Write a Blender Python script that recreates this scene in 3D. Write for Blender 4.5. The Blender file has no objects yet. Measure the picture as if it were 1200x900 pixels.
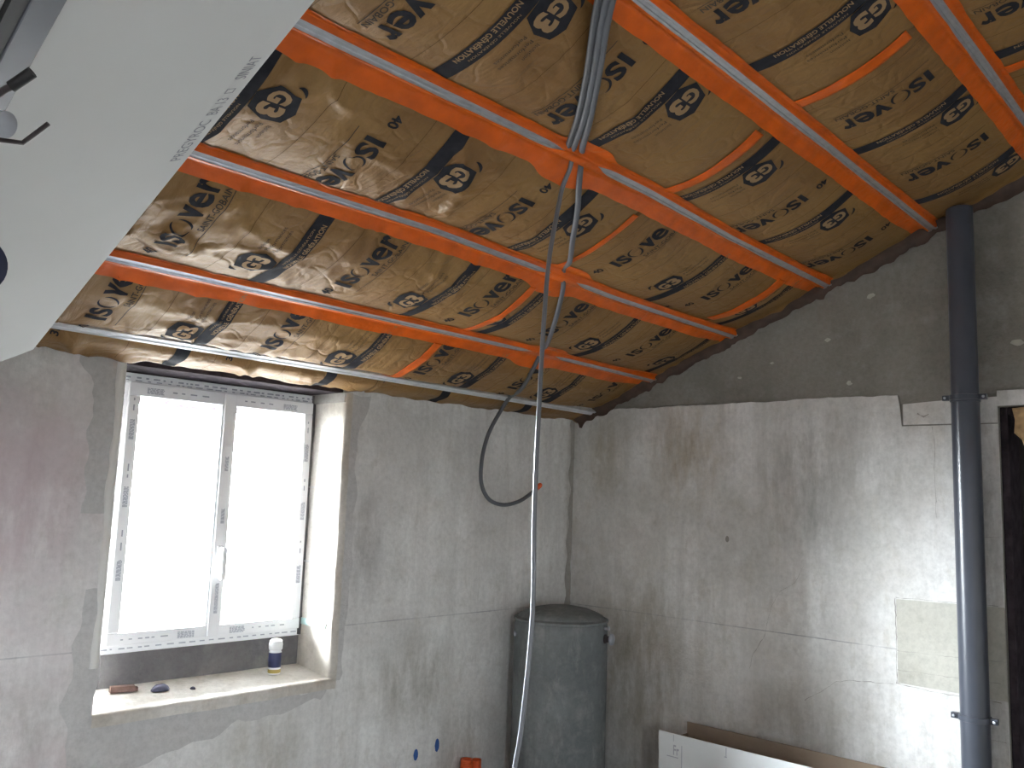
import bpy, bmesh, math, random
import numpy as np
from mathutils import Vector, Matrix

SC = bpy.context.scene
COL = SC.collection

# ------------------------------------------------------------------ camera
cam_d = bpy.data.cameras.new('camera')
cam = bpy.data.objects.new('camera', cam_d)
COL.objects.link(cam)
cam_d.sensor_fit = 'HORIZONTAL'
cam_d.sensor_width = 36.0
cam_d.lens = 1018.9 / 1200 * 36.0
cam_d.clip_start = 0.02
_r = Vector((0.68257633, -0.7299182, 0.03617971))
_u = Vector((-0.11885433, -0.06202621, 0.99097245))
_f = Vector((0.72108474, 0.68071445, 0.12909156))
cam.matrix_world = Matrix(((_r.x, _u.x, -_f.x, -4.4827), (_r.y, _u.y, -_f.y, -3.6379),
                           (_r.z, _u.z, -_f.z, 1.7249), (0, 0, 0, 1)))
SC.camera = cam

# ------------------------------------------------------------------ sky and exposure
world = bpy.data.worlds.new('overcast_sky')
SC.world = world
world.use_nodes = True
_bg = world.node_tree.nodes['Background']
_bg.inputs['Strength'].default_value = 310.0
# overcast sky above, paler-lit ground below the horizon
_wt = world.node_tree
_tc = _wt.nodes.new('ShaderNodeTexCoord')
_sx = _wt.nodes.new('ShaderNodeSeparateXYZ')
_rp = _wt.nodes.new('ShaderNodeValToRGB')
_rp.color_ramp.elements[0].position = 0.46
_rp.color_ramp.elements[0].color = (0.045, 0.046, 0.045, 1)
_rp.color_ramp.elements[1].position = 0.54
_rp.color_ramp.elements[1].color = (0.88, 0.95, 1.0, 1)
_mr = _wt.nodes.new('ShaderNodeMapRange')
_mr.inputs[1].default_value = -1.0
_mr.inputs[2].default_value = 1.0
_wt.links.new(_tc.outputs['Generated'], _sx.inputs[0])
_wt.links.new(_sx.outputs['Z'], _mr.inputs[0])
_wt.links.new(_mr.outputs[0], _rp.inputs[0])
_wt.links.new(_rp.outputs[0], _bg.inputs['Color'])
SC.view_settings.view_transform = 'Standard'
SC.view_settings.look = 'None'
SC.view_settings.gamma = 1.0
SC.view_settings.use_curve_mapping = False
SC.view_settings.exposure = 0.0
SC.cycles.max_bounces = 10
SC.cycles.diffuse_bounces = 6
SC.cycles.transparent_max_bounces = 8
SC.cycles.sample_clamp_indirect = 25.0


def portal(name, loc, rot, sx, sy):
    l = bpy.data.lights.new(name, 'AREA')
    l.shape = 'RECTANGLE'
    l.size, l.size_y = sx, sy
    l.cycles.is_portal = True
    o = bpy.data.objects.new(name, l)
    COL.objects.link(o)
    o.location = loc
    o.rotation_euler = rot
    return o


portal('daylight_portal', (-2.35, 0.47, 1.6), (-math.pi / 2, 0, 0), 1.2, 1.35)
portal('daylight_portal', (-5.25, -5.75, 1.6), (math.pi / 2, 0, 0), 0.46, 0.44)  # sky portal of the added fill window

# ------------------------------------------------------------------ helpers
H, S = 2.25, math.radians(21.69)
cS, sS = math.cos(S), math.sin(S)
RX0, RY1 = -6.2, -5.4            # left wall, back wall


def sm(a, b, x):
    t = np.clip((np.asarray(x, float) - a) / (b - a), 0, 1)
    return t * t * (3 - 2 * t)


_PERM = np.random.RandomState(7).permutation(512)
_PERM = np.concatenate([_PERM, _PERM, _PERM])


def pn(x, y, seed=0):
    x = np.asarray(x, float) + seed * 17.31
    y = np.asarray(y, float) + seed * 5.77
    xi, yi = np.floor(x).astype(int), np.floor(y).astype(int)
    xf, yf = x - xi, y - yi

    def g(ix, iy, dx, dy):
        h = _PERM[(_PERM[ix & 511] + iy) & 511]
        a = h * (2 * math.pi / 512)
        return np.cos(a) * dx + np.sin(a) * dy
    w = lambda t: t * t * t * (t * (t * 6 - 15) + 10)
    a = g(xi, yi, xf, yf); b = g(xi + 1, yi, xf - 1, yf)
    c = g(xi, yi + 1, xf, yf - 1); d = g(xi + 1, yi + 1, xf - 1, yf - 1)
    u, v = w(xf), w(yf)
    return (a * (1 - u) + b * u) * (1 - v) + (c * (1 - u) + d * u) * v


def mesh_obj(name, verts, faces, mat, parent=None, smooth=False):
    me = bpy.data.meshes.new(name)
    me.from_pydata([tuple(map(float, v)) for v in verts], [], [tuple(map(int, f)) for f in faces])
    me.update()
    if smooth:
        me.polygons.foreach_set('use_smooth', [True] * len(me.polygons))
    o = bpy.data.objects.new(name, me)
    COL.objects.link(o)
    if mat:
        me.materials.append(mat)
    if parent:
        o.parent = parent
    return o


def tag(o, label, cat, group=None, kind=None):
    o['label'] = label
    o['category'] = cat
    if group:
        o['group'] = group
    if kind:
        o['kind'] = kind
    return o


def empty(name, loc):
    o = bpy.data.objects.new(name, None)
    o.empty_display_size = 0.1
    COL.objects.link(o)
    o.location = loc
    return o


class MB:
    """collects primitives in world space; build() puts them into one mesh"""

    def __init__(s):
        s.v, s.f = [], []

    def add(s, v, f):
        n = len(s.v)
        s.v += [tuple(p) for p in v]
        s.f += [tuple(i + n for i in q) for q in f]
        return s

    def box(s, x0, x1, y0, y1, z0, z1):
        v = [(x0, y0, z0), (x1, y0, z0), (x1, y1, z0), (x0, y1, z0), (x0, y0, z1), (x1, y0, z1), (x1, y1, z1), (x0, y1, z1)]
        return s.add(v, [(0, 3, 2, 1), (4, 5, 6, 7), (0, 1, 5, 4), (1, 2, 6, 5), (2, 3, 7, 6), (3, 0, 4, 7)])

    def obox(s, o, a, b, c, a0, a1, b0, b1, c0, c1):
        o, a, b, c = Vector(o), Vector(a), Vector(b), Vector(c)
        v = [o + a * p + b * q + c * r for (p, q, r) in
             [(a0, b0, c0), (a1, b0, c0), (a1, b1, c0), (a0, b1, c0), (a0, b0, c1), (a1, b0, c1), (a1, b1, c1), (a0, b1, c1)]]
        f = [(0, 3, 2, 1), (4, 5, 6, 7), (0, 1, 5, 4), (1, 2, 6, 5), (2, 3, 7, 6), (3, 0, 4, 7)]
        if a.cross(b).dot(c) < 0:
            f = [q[::-1] for q in f]
        return s.add(v, f)

    def lathe(s, o, axis, prof, n=20):
        """prof: (radius, height) along axis"""
        o, axis = Vector(o), Vector(axis).normalized()
        t = axis.orthogonal().normalized()
        b = axis.cross(t)
        v, f = [], []
        for (r, h) in prof:
            for k in range(n):
                a = 2 * math.pi * k / n
                v.append(o + axis * h + (t * math.cos(a) + b * math.sin(a)) * max(r, 1e-5))
        for i in range(len(prof) - 1):
            for k in range(n):
                k2 = (k + 1) % n
                f.append((i * n + k, i * n + k2, (i + 1) * n + k2, (i + 1) * n + k))
        f.append(tuple(range(n))[::-1])
        m = (len(prof) - 1) * n
        f.append(tuple(range(m, m + n)))
        return s.add(v, f)

    def tube(s, pts, r, n=10, sub=6, smooth=True):
        P = [Vector(p) for p in pts]
        if smooth and len(P) > 2:
            Q = []
            for i in range(len(P) - 1):
                p0 = P[max(i - 1, 0)]; p1 = P[i]; p2 = P[i + 1]; p3 = P[min(i + 2, len(P) - 1)]
                for k in range(sub):
                    t = k / sub
                    Q.append(0.5 * ((2 * p1) + (p2 - p0) * t + (2 * p0 - 5 * p1 + 4 * p2 - p3) * t * t + (3 * p1 - p0 - 3 * p2 + p3) * t ** 3))
            Q.append(P[-1])
            P = Q
        v, f = [], []
        tp = (P[1] - P[0]).normalized()
        nrm = tp.orthogonal().normalized()
        for i, p in enumerate(P):
            t = (P[min(i + 1, len(P) - 1)] - P[max(i - 1, 0)]).normalized()
            nrm = (nrm - t * nrm.dot(t)).normalized()
            b = t.cross(nrm)
            for k in range(n):
                a = 2 * math.pi * k / n
                v.append(p + (nrm * math.cos(a) + b * math.sin(a)) * r)
        for i in range(len(P) - 1):
            for k in range(n):
                k2 = (k + 1) % n
                f.append((i * n + k, i * n + k2, (i + 1) * n + k2, (i + 1) * n + k))
        f.append(tuple(range(n))[::-1])
        m = (len(P) - 1) * n
        f.append(tuple(range(m, m + n)))
        return s.add(v, f)

    def build(s, name, mat, parent=None, smooth=False, bevel=0.0, angle=40):
        pl = Vector((0, 0, 0))
        if parent:
            pl = parent.location
        me = bpy.data.meshes.new(name)
        me.from_pydata([tuple(Vector(p) - pl) for p in s.v], [], s.f)
        me.update()
        if smooth:
            me.polygons.foreach_set('use_smooth', [True] * len(me.polygons))
            try:
                me.set_sharp_from_angle(angle=math.radians(angle))
            except Exception:
                pass
        o = bpy.data.objects.new(name, me)
        COL.objects.link(o)
        me.materials.append(mat)
        if parent:
            o.parent = parent
        if bevel:
            m = o.modifiers.new('bevel', 'BEVEL')
            m.width = bevel
            m.segments = 2
            m.limit_method = 'ANGLE'
        return o


def prism(poly, axis, a0, a1):
    """poly: 2-D outline (p,q); axis 'x' -> (y,z) outline, 'y' -> (x,z) outline. returns MB"""
    m = MB()
    n = len(poly)
    mk = (lambda p, a: (a, p[0], p[1])) if axis == 'x' else (lambda p, a: (p[0], a, p[1]))
    v = [mk(p, a0) for p in poly] + [mk(p, a1) for p in poly]
    f = [tuple(range(n)), tuple(range(n, 2 * n))[::-1]]
    f += [(i, i + n, (i + 1) % n + n, (i + 1) % n) for i in range(n)]
    m.add(v, f)
    return m


def fix_normals(o):
    bm = bmesh.new()
    bm.from_mesh(o.data)
    bmesh.ops.recalc_face_normals(bm, faces=bm.faces)
    bm.to_mesh(o.data)
    bm.free()
    return o


# ------------------------------------------------------------------ materials
def new_mat(name):
    m = bpy.data.materials.new(name)
    m.use_nodes = True
    nt = m.node_tree
    return m, nt, nt.nodes['Principled BSDF']


def N(nt, t, **kw):
    n = nt.nodes.new(t)
    for k, v in kw.items():
        if k.startswith('i_'):
            n.inputs[k[2:].replace('_', ' ')].default_value = v
        else:
            setattr(n, k, v)
    return n


def simple(name, col, rough=0.6, metal=0.0, bump=0.0, bscale=60.0, var=0.0, vscale=8.0, spec=0.5, coat=0.0):
    m, nt, b = new_mat(name)
    b.inputs['Base Color'].default_value = (*col, 1)
    b.inputs['Roughness'].default_value = rough
    b.inputs['Metallic'].default_value = metal
    b.inputs['Specular IOR Level'].default_value = spec
    b.inputs['Coat Weight'].default_value = coat
    tc = N(nt, 'ShaderNodeTexCoord')
    if var:
        no = N(nt, 'ShaderNodeTexNoise')
        no.inputs['Scale'].default_value = vscale
        no.inputs['Detail'].default_value = 5
        nt.links.new(tc.outputs['Object'], no.inputs['Vector'])
        mx = N(nt, 'ShaderNodeMix', data_type='RGBA')
        mx.inputs[6].default_value = (*[c * (1 - var) for c in col], 1)
        mx.inputs[7].default_value = (*[min(1, c * (1 + var)) for c in col], 1)
        rp = N(nt, 'ShaderNodeMapRange')
        rp.inputs[1].default_value = 0.3
        rp.inputs[2].default_value = 0.7
        nt.links.new(no.outputs['Fac'], rp.inputs[0])
        nt.links.new(rp.outputs[0], mx.inputs[0])
        nt.links.new(mx.outputs[2], b.inputs['Base Color'])
    if bump:
        no = N(nt, 'ShaderNodeTexNoise')
        no.inputs['Scale'].default_value = bscale
        no.inputs['Detail'].default_value = 4
        nt.links.new(tc.outputs['Object'], no.inputs['Vector'])
        bp = N(nt, 'ShaderNodeBump')
        bp.inputs['Strength'].default_value = bump
        bp.inputs['Distance'].default_value = 0.01
        nt.links.new(no.outputs['Fac'], bp.inputs['Height'])
        nt.links.new(bp.outputs['Normal'], b.inputs['Normal'])
    return m


def ramp(nt, src, stops):
    r = N(nt, 'ShaderNodeValToRGB')
    while len(r.color_ramp.elements) < len(stops):
        r.color_ramp.elements.new(0.5)
    for e, (p, c) in zip(r.color_ramp.elements, stops):
        e.position = p
        e.color = (*c, 1) if len(c) == 3 else c
    nt.links.new(src, r.inputs[0])
    return r.outputs[0]


def mixc(nt, fac, a, b, mode='MIX'):
    m = N(nt, 'ShaderNodeMix', data_type='RGBA', blend_type=mode)
    for sock, v in ((0, fac), (6, a), (7, b)):
        if isinstance(v, (int, float)):
            m.inputs[sock].default_value = v
        elif isinstance(v, tuple):
            m.inputs[sock].default_value = (*v, 1)
        else:
            nt.links.new(v, m.inputs[sock])
    return m.outputs[2]


def mathn(nt, op, a, b=None):
    m = N(nt, 'ShaderNodeMath', operation=op)
    for i, v in enumerate((a, b)):
        if v is None:
            continue
        if isinstance(v, (int, float)):
            m.inputs[i].default_value = v
        else:
            nt.links.new(v, m.inputs[i])
    return m.outputs[0]


def noise(nt, vec, scale, detail=5, rough=0.55, sc=(1, 1, 1), loc=(0, 0, 0), dist=0.0):
    mp = N(nt, 'ShaderNodeMapping')
    mp.inputs['Scale'].default_value = sc
    mp.inputs['Location'].default_value = loc
    nt.links.new(vec, mp.inputs['Vector'])
    n = N(nt, 'ShaderNodeTexNoise')
    n.inputs['Scale'].default_value = scale
    n.inputs['Detail'].default_value = detail
    n.inputs['Roughness'].default_value = rough
    n.inputs['Distortion'].default_value = dist
    nt.links.new(mp.outputs[0], n.inputs['Vector'])
    return n.outputs['Fac']


def wall_mat(name, base, dark, stain, mark_z=None, tint=None, streak=True, bump=0.25, loc=(0, 0, 0), blobs=()):
    m, nt, b = new_mat(name)
    tc = N(nt, 'ShaderNodeTexCoord').outputs['Object']
    sp = N(nt, 'ShaderNodeSeparateXYZ')
    nt.links.new(tc, sp.inputs[0])
    n1 = noise(nt, tc, 1.6, 6, 0.62, loc=loc)
    c = mixc(nt, ramp(nt, n1, [(0.36, (0, 0, 0)), (0.62, (1, 1, 1))]), dark, base)
    n2 = noise(nt, tc, 5.0, 7, 0.7, loc=(loc[0] + 3, loc[1] + 1, 2))
    c = mixc(nt, mathn(nt, 'MULTIPLY', ramp(nt, n2, [(0.52, (0, 0, 0)), (0.72, (1, 1, 1))]), 0.55), c, stain)
    if streak:
        n3 = noise(nt, tc, 4.0, 8, 0.68, sc=(2.2, 2.2, 0.20), loc=(loc[0] + 7, 0, 0))
        c = mixc(nt, mathn(nt, 'MULTIPLY', ramp(nt, n3, [(0.46, (0, 0, 0)), (0.66, (1, 1, 1))]), 0.75), c, dark)
        n3b = noise(nt, tc, 9.0, 6, 0.7, sc=(1.3, 1.3, 0.5), loc=(loc[0] + 1, 3, 0))
        c = mixc(nt, mathn(nt, 'MULTIPLY', ramp(nt, n3b, [(0.55, (0, 0, 0)), (0.70, (1, 1, 1))]), 0.5), c, stain)
    # soft stains and painted shade with a place of their own: (centre, radii, colour, amount)
    for (ctr_, rad, colr, amt) in blobs:
        mp = N(nt, 'ShaderNodeMapping')
        mp.inputs['Scale'].default_value = [1 / q for q in rad]
        mp.inputs['Location'].default_value = [-p_ / q for p_, q in zip(ctr_, rad)]
        nt.links.new(tc, mp.inputs['Vector'])
        ln_ = N(nt, 'ShaderNodeVectorMath', operation='LENGTH')
        nt.links.new(mp.outputs[0], ln_.inputs[0])
        fall = N(nt, 'ShaderNodeMapRange', interpolation_type='SMOOTHSTEP')
        fall.inputs[1].default_value = 1.0
        fall.inputs[2].default_value = 0.15
        nt.links.new(ln_.outputs['Value'], fall.inputs[0])
        nb = noise(nt, tc, 6.0, 7, 0.72, sc=(1.6, 1.6, 0.45), loc=(ctr_[0] + 2, ctr_[1], ctr_[2]))
        k = mathn(nt, 'MULTIPLY', fall.outputs[0], ramp(nt, nb, [(0.34, (0, 0, 0)), (0.62, (1, 1, 1))]))
        c = mixc(nt, mathn(nt, 'MULTIPLY', k, amt), c, colr)
    n4 = noise(nt, tc, 38.0, 4, 0.7)
    c = mixc(nt, 0.35, c, ramp(nt, n4, [(0.3, (0.55, 0.55, 0.55)), (0.6, (1, 1, 1))]), 'MULTIPLY')
    # small dark pits
    n5 = noise(nt, tc, 17.0, 2, 0.4, loc=(1.7, 9.1, 4.2))
    c = mixc(nt, mathn(nt, 'MULTIPLY', ramp(nt, n5, [(0.70, (0, 0, 0)), (0.76, (1, 1, 1))]), 0.5), c, dark)
    if tint:
        # pinkish wash patch: (x0, x1, colour, amount)
        w = N(nt, 'ShaderNodeMapRange', interpolation_type='SMOOTHSTEP')
        w.inputs[1].default_value = tint[0]
        w.inputs[2].default_value = tint[1]
        nt.links.new(sp.outputs['X'], w.inputs[0])
        n6 = noise(nt, tc, 2.3, 4, 0.6, loc=(4, 4, 4))
        k = mathn(nt, 'MULTIPLY', w.outputs[0], ramp(nt, n6, [(0.35, (0, 0, 0)), (0.62, (1, 1, 1))]))
        c = mixc(nt, mathn(nt, 'MULTIPLY', k, tint[3]), c, tint[2])
    if mark_z is not None:
        # broken pencil / chalk level line
        n7 = noise(nt, tc, 2.5, 4, 0.7, loc=(2, 8, 0))
        wob = mathn(nt, 'MULTIPLY', mathn(nt, 'SUBTRACT', noise(nt, tc, 0.9, 2, 0.5), 0.5), 0.012)
        d = mathn(nt, 'ABSOLUTE', mathn(nt, 'SUBTRACT', mathn(nt, 'ADD', sp.outputs['Z'], wob), mark_z))
        ln = mathn(nt, 'LESS_THAN', d, 0.0028)
        k = mathn(nt, 'MULTIPLY', ln, ramp(nt, n7, [(0.42, (0.15, 0.15, 0.15)), (0.62, (1, 1, 1))]))
        c = mixc(nt, mathn(nt, 'MULTIPLY', k, 0.5), c, (0.16, 0.16, 0.20))
    nt.links.new(c, b.inputs['Base Color'])
    b.inputs['Roughness'].default_value = 0.92
    b.inputs['Specular IOR Level'].default_value = 0.2
    bh = mathn(nt, 'ADD', mathn(nt, 'MULTIPLY', noise(nt, tc, 9.0, 5, 0.6), 0.8), mathn(nt, 'MULTIPLY', n4, 0.35))
    bp = N(nt, 'ShaderNodeBump')
    bp.inputs['Strength'].default_value = bump
    bp.inputs['Distance'].default_value = 0.02
    nt.links.new(bh, bp.inputs['Height'])
    nt.links.new(bp.outputs['Normal'], b.inputs['Normal'])
    return m


MARK = 1.061
M = {}
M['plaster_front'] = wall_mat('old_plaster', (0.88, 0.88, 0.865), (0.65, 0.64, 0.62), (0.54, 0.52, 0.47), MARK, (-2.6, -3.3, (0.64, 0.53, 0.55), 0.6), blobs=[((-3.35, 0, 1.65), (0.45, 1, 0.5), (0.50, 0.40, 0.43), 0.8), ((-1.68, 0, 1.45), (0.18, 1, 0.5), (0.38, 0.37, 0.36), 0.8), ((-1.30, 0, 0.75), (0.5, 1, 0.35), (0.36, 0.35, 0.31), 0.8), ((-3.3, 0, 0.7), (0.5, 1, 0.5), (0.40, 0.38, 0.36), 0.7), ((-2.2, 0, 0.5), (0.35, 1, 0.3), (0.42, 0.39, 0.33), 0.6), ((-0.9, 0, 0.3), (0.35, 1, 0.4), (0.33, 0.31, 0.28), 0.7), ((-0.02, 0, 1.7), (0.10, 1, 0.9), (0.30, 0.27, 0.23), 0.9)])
M['plaster_right'] = wall_mat('stained_shaded_plaster', (0.90, 0.90, 0.885), (0.64, 0.63, 0.60), (0.55, 0.525, 0.46), MARK, loc=(5, 3, 0), blobs=[((0, -1.62, 1.85), (1, 0.40, 0.55), (0.36, 0.36, 0.34), 0.85), ((0, -0.85, 2.05), (1, 0.35, 0.45), (0.47, 0.40, 0.30), 0.8), ((0, -0.55, 0.75), (1, 0.55, 0.7), (0.36, 0.32, 0.25), 0.85), ((0, -1.95, 1.9), (1, 0.35, 0.5), (0.42, 0.42, 0.40), 0.6), ((0, -1.5, 0.65), (1, 0.5, 0.25), (0.44, 0.42, 0.38), 0.7), ((0, -0.25, 2.0), (1, 0.25, 0.4), (0.48, 0.44, 0.35), 0.7), ((0, -2.47, 1.3), (1, 0.10, 1.5), (0.36, 0.35, 0.33), 0.8)])  # stains, except the last blob: painted shade between pipe and doorway
M['render_grey'] = wall_mat('rough_grey_render', (0.31, 0.297, 0.265), (0.23, 0.22, 0.195), (0.40, 0.39, 0.36), None, streak=False, bump=0.6)
M['cement'] = wall_mat('dark_cement', (0.22, 0.21, 0.21), (0.14, 0.135, 0.14), (0.28, 0.27, 0.25), None, streak=False, bump=0.5)
M['cement_light'] = wall_mat('grey_cement_smear', (0.62, 0.61, 0.60), (0.52, 0.51, 0.50), (0.66, 0.65, 0.63), None, streak=False, bump=0.4)
M['corner'] = wall_mat('corner_cement', (0.42, 0.40, 0.365), (0.33, 0.31, 0.28), (0.48, 0.46, 0.42), None, streak=False, bump=0.4)
M['reveal'] = wall_mat('reveal_plaster', (0.74, 0.71, 0.66), (0.55, 0.51, 0.45), (0.45, 0.40, 0.34), None, bump=0.3, loc=(9, 2, 1))
M['patch'] = wall_mat('patch_plaster', (0.56, 0.55, 0.49), (0.48, 0.47, 0.41), (0.42, 0.40, 0.34), None, streak=False, bump=0.2)
M['floor'] = wall_mat('dusty_concrete', (0.22, 0.21, 0.195), (0.16, 0.155, 0.145), (0.27, 0.26, 0.24), None, streak=False)
M['crack'] = simple('crack_dark', (0.30, 0.285, 0.26), 0.95)
M['dark_wood'] = simple('dark_wood', (0.045, 0.036, 0.042), 0.9, spec=0.15, var=0.4, vscale=20, bump=0.3)
M['black_void'] = simple('dark_passage', (0.035, 0.03, 0.028), 0.9)
M['split_wood'] = simple('split_wood', (0.45, 0.30, 0.15), 0.8, var=0.3, vscale=30, bump=0.4)
M['pvc'] = simple('white_pvc_film', (0.92, 0.93, 0.95), 0.35, bump=0.03, bscale=20)
M['pvc_white'] = simple('white_plastic', (0.85, 0.86, 0.87), 0.3)
M['film_ink'] = simple('grey_ink', (0.42, 0.44, 0.50), 0.5)
M['foam'] = simple('white_foam', (0.78, 0.77, 0.74), 0.9, bump=0.6, bscale=40)
M['galv'] = simple('galvanised_steel', (0.48, 0.50, 0.54), 0.32, metal=0.6, var=0.12, vscale=30)
M['galv_glare'] = simple('glare_galvanised_steel', (0.80, 0.83, 0.87), 0.30, metal=0.55, var=0.1, vscale=20)  # lighter copy of galv: window glare on the lowest rail put into the colour
M['galv_matt'] = simple('galvanised_dull', (0.50, 0.53, 0.58), 0.45, metal=0.55, var=0.1, vscale=30)
M['tape'] = simple('orange_tape', (0.66, 0.115, 0.006), 0.33, bump=0.35, bscale=30, var=0.15, vscale=12, spec=0.35)
M['ink'] = simple('black_print', (0.026, 0.027, 0.033), 0.85, var=0.25, vscale=25, spec=0.15)
M['ink_faint'] = simple('faint_print', (0.075, 0.062, 0.05), 0.85, spec=0.15)
M['guide_ink'] = simple('faint_guide_print', (0.12, 0.07, 0.03), 0.85, spec=0.15)
M['kraft_ink'] = simple('bare_kraft_lettering', (0.34, 0.22, 0.115), 0.75, spec=0.2)
M['conduit'] = simple('grey_conduit', (0.12, 0.128, 0.145), 0.5, bump=0.05, bscale=200)
M['conduit_dark'] = simple('dark_grey_conduit', (0.085, 0.09, 0.10), 0.5)
M['cable_light'] = simple('light_grey_conduit', (0.17, 0.18, 0.20), 0.33)
M['pipe'] = simple('grey_pvc_pipe', (0.062, 0.069, 0.088), 0.28, var=0.08, vscale=6)
M['tank'] = wall_mat('galvanised_tank_dust', (0.25, 0.265, 0.27), (0.15, 0.165, 0.17), (0.36, 0.36, 0.345), None, streak=True, bump=0.15)
M['black_rubber'] = simple('black_rubber', (0.012, 0.012, 0.013), 0.6)
M['dark_steel'] = simple('dark_steel', (0.05, 0.04, 0.042), 0.5, metal=0.3)
M['lift_paint'] = simple('grey_blue_lift_paint', (0.20, 0.215, 0.24), 0.45, metal=0.2)
M['lift_beam'] = simple('grey_blue_beam', (0.12, 0.13, 0.15), 0.5, metal=0.1)
M['navy_plastic'] = simple('navy_plastic', (0.03, 0.035, 0.075), 0.35)
M['board_ink'] = simple('board_print', (0.24, 0.25, 0.28), 0.7)
M['cardboard'] = simple('brown_cardboard', (0.27, 0.20, 0.145), 0.85, var=0.08, vscale=10, bump=0.1)
M['card_white'] = simple('white_carton', (0.74, 0.77, 0.78), 0.6, var=0.03)
M['orange_pvc'] = simple('orange_conduit_plastic', (0.75, 0.13, 0.03), 0.45)
M['blue_paint'] = simple('blue_marker', (0.03, 0.10, 0.32), 0.7)
M['teal_paint'] = simple('teal_marker', (0.42, 0.60, 0.58), 0.7)
M['navy_label'] = simple('navy_label', (0.02, 0.025, 0.09), 0.4)
M['yellow_label'] = simple('ochre_label', (0.42, 0.33, 0.08), 0.5)
M['brown_wood'] = simple('brown_offcut', (0.13, 0.075, 0.06), 0.7, var=0.3, vscale=40)
M['rag'] = simple('dark_blue_lump', (0.08, 0.08, 0.12), 0.8)


def board_mat():
    m, nt, b = new_mat('plasterboard_paper')
    tc = N(nt, 'ShaderNodeTexCoord').outputs['Object']
    c = mixc(nt, noise(nt, tc, 3.0, 3), (0.60, 0.61, 0.60), (0.66, 0.67, 0.66))
    nt.links.new(c, b.inputs['Base Color'])
    b.inputs['Roughness'].default_value = 0.85
    bp = N(nt, 'ShaderNodeBump')
    bp.inputs['Strength'].default_value = 0.04
    nt.links.new(noise(nt, tc, 120, 3), bp.inputs['Height'])
    nt.links.new(bp.outputs['Normal'], b.inputs['Normal'])
    return m


M['board'] = board_mat()


def kraft_mat():
    m, nt, b = new_mat('kraft_facing')
    tc = N(nt, 'ShaderNodeTexCoord').outputs['Object']
    n1 = noise(nt, tc, 1.8, 5, 0.6)
    c = mixc(nt, ramp(nt, n1, [(0.35, (0, 0, 0)), (0.65, (1, 1, 1))]), (0.205, 0.103, 0.034), (0.285, 0.160, 0.053))
    n2 = noise(nt, tc, 60, 5, 0.7, sc=(1, 0.25, 0.25))
    c = mixc(nt, 0.3, c, ramp(nt, n2, [(0.3, (0.6, 0.6, 0.6)), (0.65, (1, 1, 1))]), 'MULTIPLY')
    nt.links.new(c, b.inputs['Base Color'])
    b.inputs['Roughness'].default_value = 0.50
    b.inputs['Specular IOR Level'].default_value = 0.55
    b.inputs['Specular Tint'].default_value = (1.0, 0.86, 0.66, 1)
    # fine crinkles (relief only)
    vo = N(nt, 'ShaderNodeTexVoronoi', feature='DISTANCE_TO_EDGE')
    vo.inputs['Scale'].default_value = 9
    wp = N(nt, 'ShaderNodeTexNoise')
    wp.inputs['Scale'].default_value = 5
    nt.links.new(tc, wp.inputs['Vector'])
    mx = N(nt, 'ShaderNodeMix', data_type='RGBA')
    mx.inputs[0].default_value = 0.25
    nt.links.new(tc, mx.inputs[6])
    nt.links.new(wp.outputs['Color'], mx.inputs[7])
    nt.links.new(mx.outputs[2], vo.inputs['Vector'])
    h = mathn(nt, 'ADD', mathn(nt, 'MULTIPLY', ramp(nt, vo.outputs['Distance'], [(0.0, (0, 0, 0)), (0.12, (1, 1, 1))]), 0.35),
              mathn(nt, 'ADD', noise(nt, tc, 12, 5, 0.6, dist=0.8), noise(nt, tc, 7, 6, 0.6, sc=(2.2, 0.6, 0.6), dist=1.5)))
    bp = N(nt, 'ShaderNodeBump')
    bp.inputs['Strength'].default_value = 0.45
    bp.inputs['Distance'].default_value = 0.011
    nt.links.new(h, bp.inputs['Height'])
    nt.links.new(bp.outputs['Normal'], b.inputs['Normal'])
    return m


M['kraft'] = kraft_mat()


def glass_mat():
    m, nt, b = new_mat('window_glass')
    out = nt.nodes['Material Output']
    tr = N(nt, 'ShaderNodeBsdfTransparent')
    gl = N(nt, 'ShaderNodeBsdfGlossy')
    gl.inputs['Roughness'].default_value = 0.02
    fr = N(nt, 'ShaderNodeFresnel')
    fr.inputs['IOR'].default_value = 1.3
    ms = N(nt, 'ShaderNodeMixShader')
    nt.links.new(fr.outputs[0], ms.inputs[0])
    nt.links.new(tr.outputs[0], ms.inputs[1])
    nt.links.new(gl.outputs[0], ms.inputs[2])
    nt.links.new(ms.outputs[0], out.inputs['Surface'])
    return m


M['glass'] = glass_mat()

# ------------------------------------------------------------------ room shell
o = MB().box(RX0 - 0.3, 1.9, RY1 - 0.4, 0.5, -0.2, 0).build('floor', M['floor'])
tag(o, 'dusty grey concrete floor of the attic room', 'floor', kind='structure')

# window wall, opening x -2.98..-1.84, z 0.80..2.225
WX0, WX1, WD = -2.98, -1.84, 0.28
m = MB()
m.box(RX0 - 0.3, WX0, 0, 0.5, 0, 2.42)
m.box(WX1, 0.0, 0, 0.5, 0, 2.42)
m.box(WX0, WX1, 0, 0.5, 0, 0.80)
wall_front = m.build('wall_front', M['plaster_front'])
tag(wall_front, 'old stained plaster wall with the window, under the low side of the slope', 'wall', kind='structure')
o = MB().box(WX0 - 0.0, WX1 + 0.0, 0.05, 0.5, 2.225, 2.42).build('lintel', M['dark_wood'], wall_front)
o['label'] = 'dark timber lintel above the window frame'
# cement back of the sill below the frame
o = MB().box(WX0, WX1, WD + 0.005, 0.5, 0.80, 0.985).build('cement_upstand', M['cement'], wall_front)
o['label'] = 'dark cement band between window frame and sill'


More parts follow.
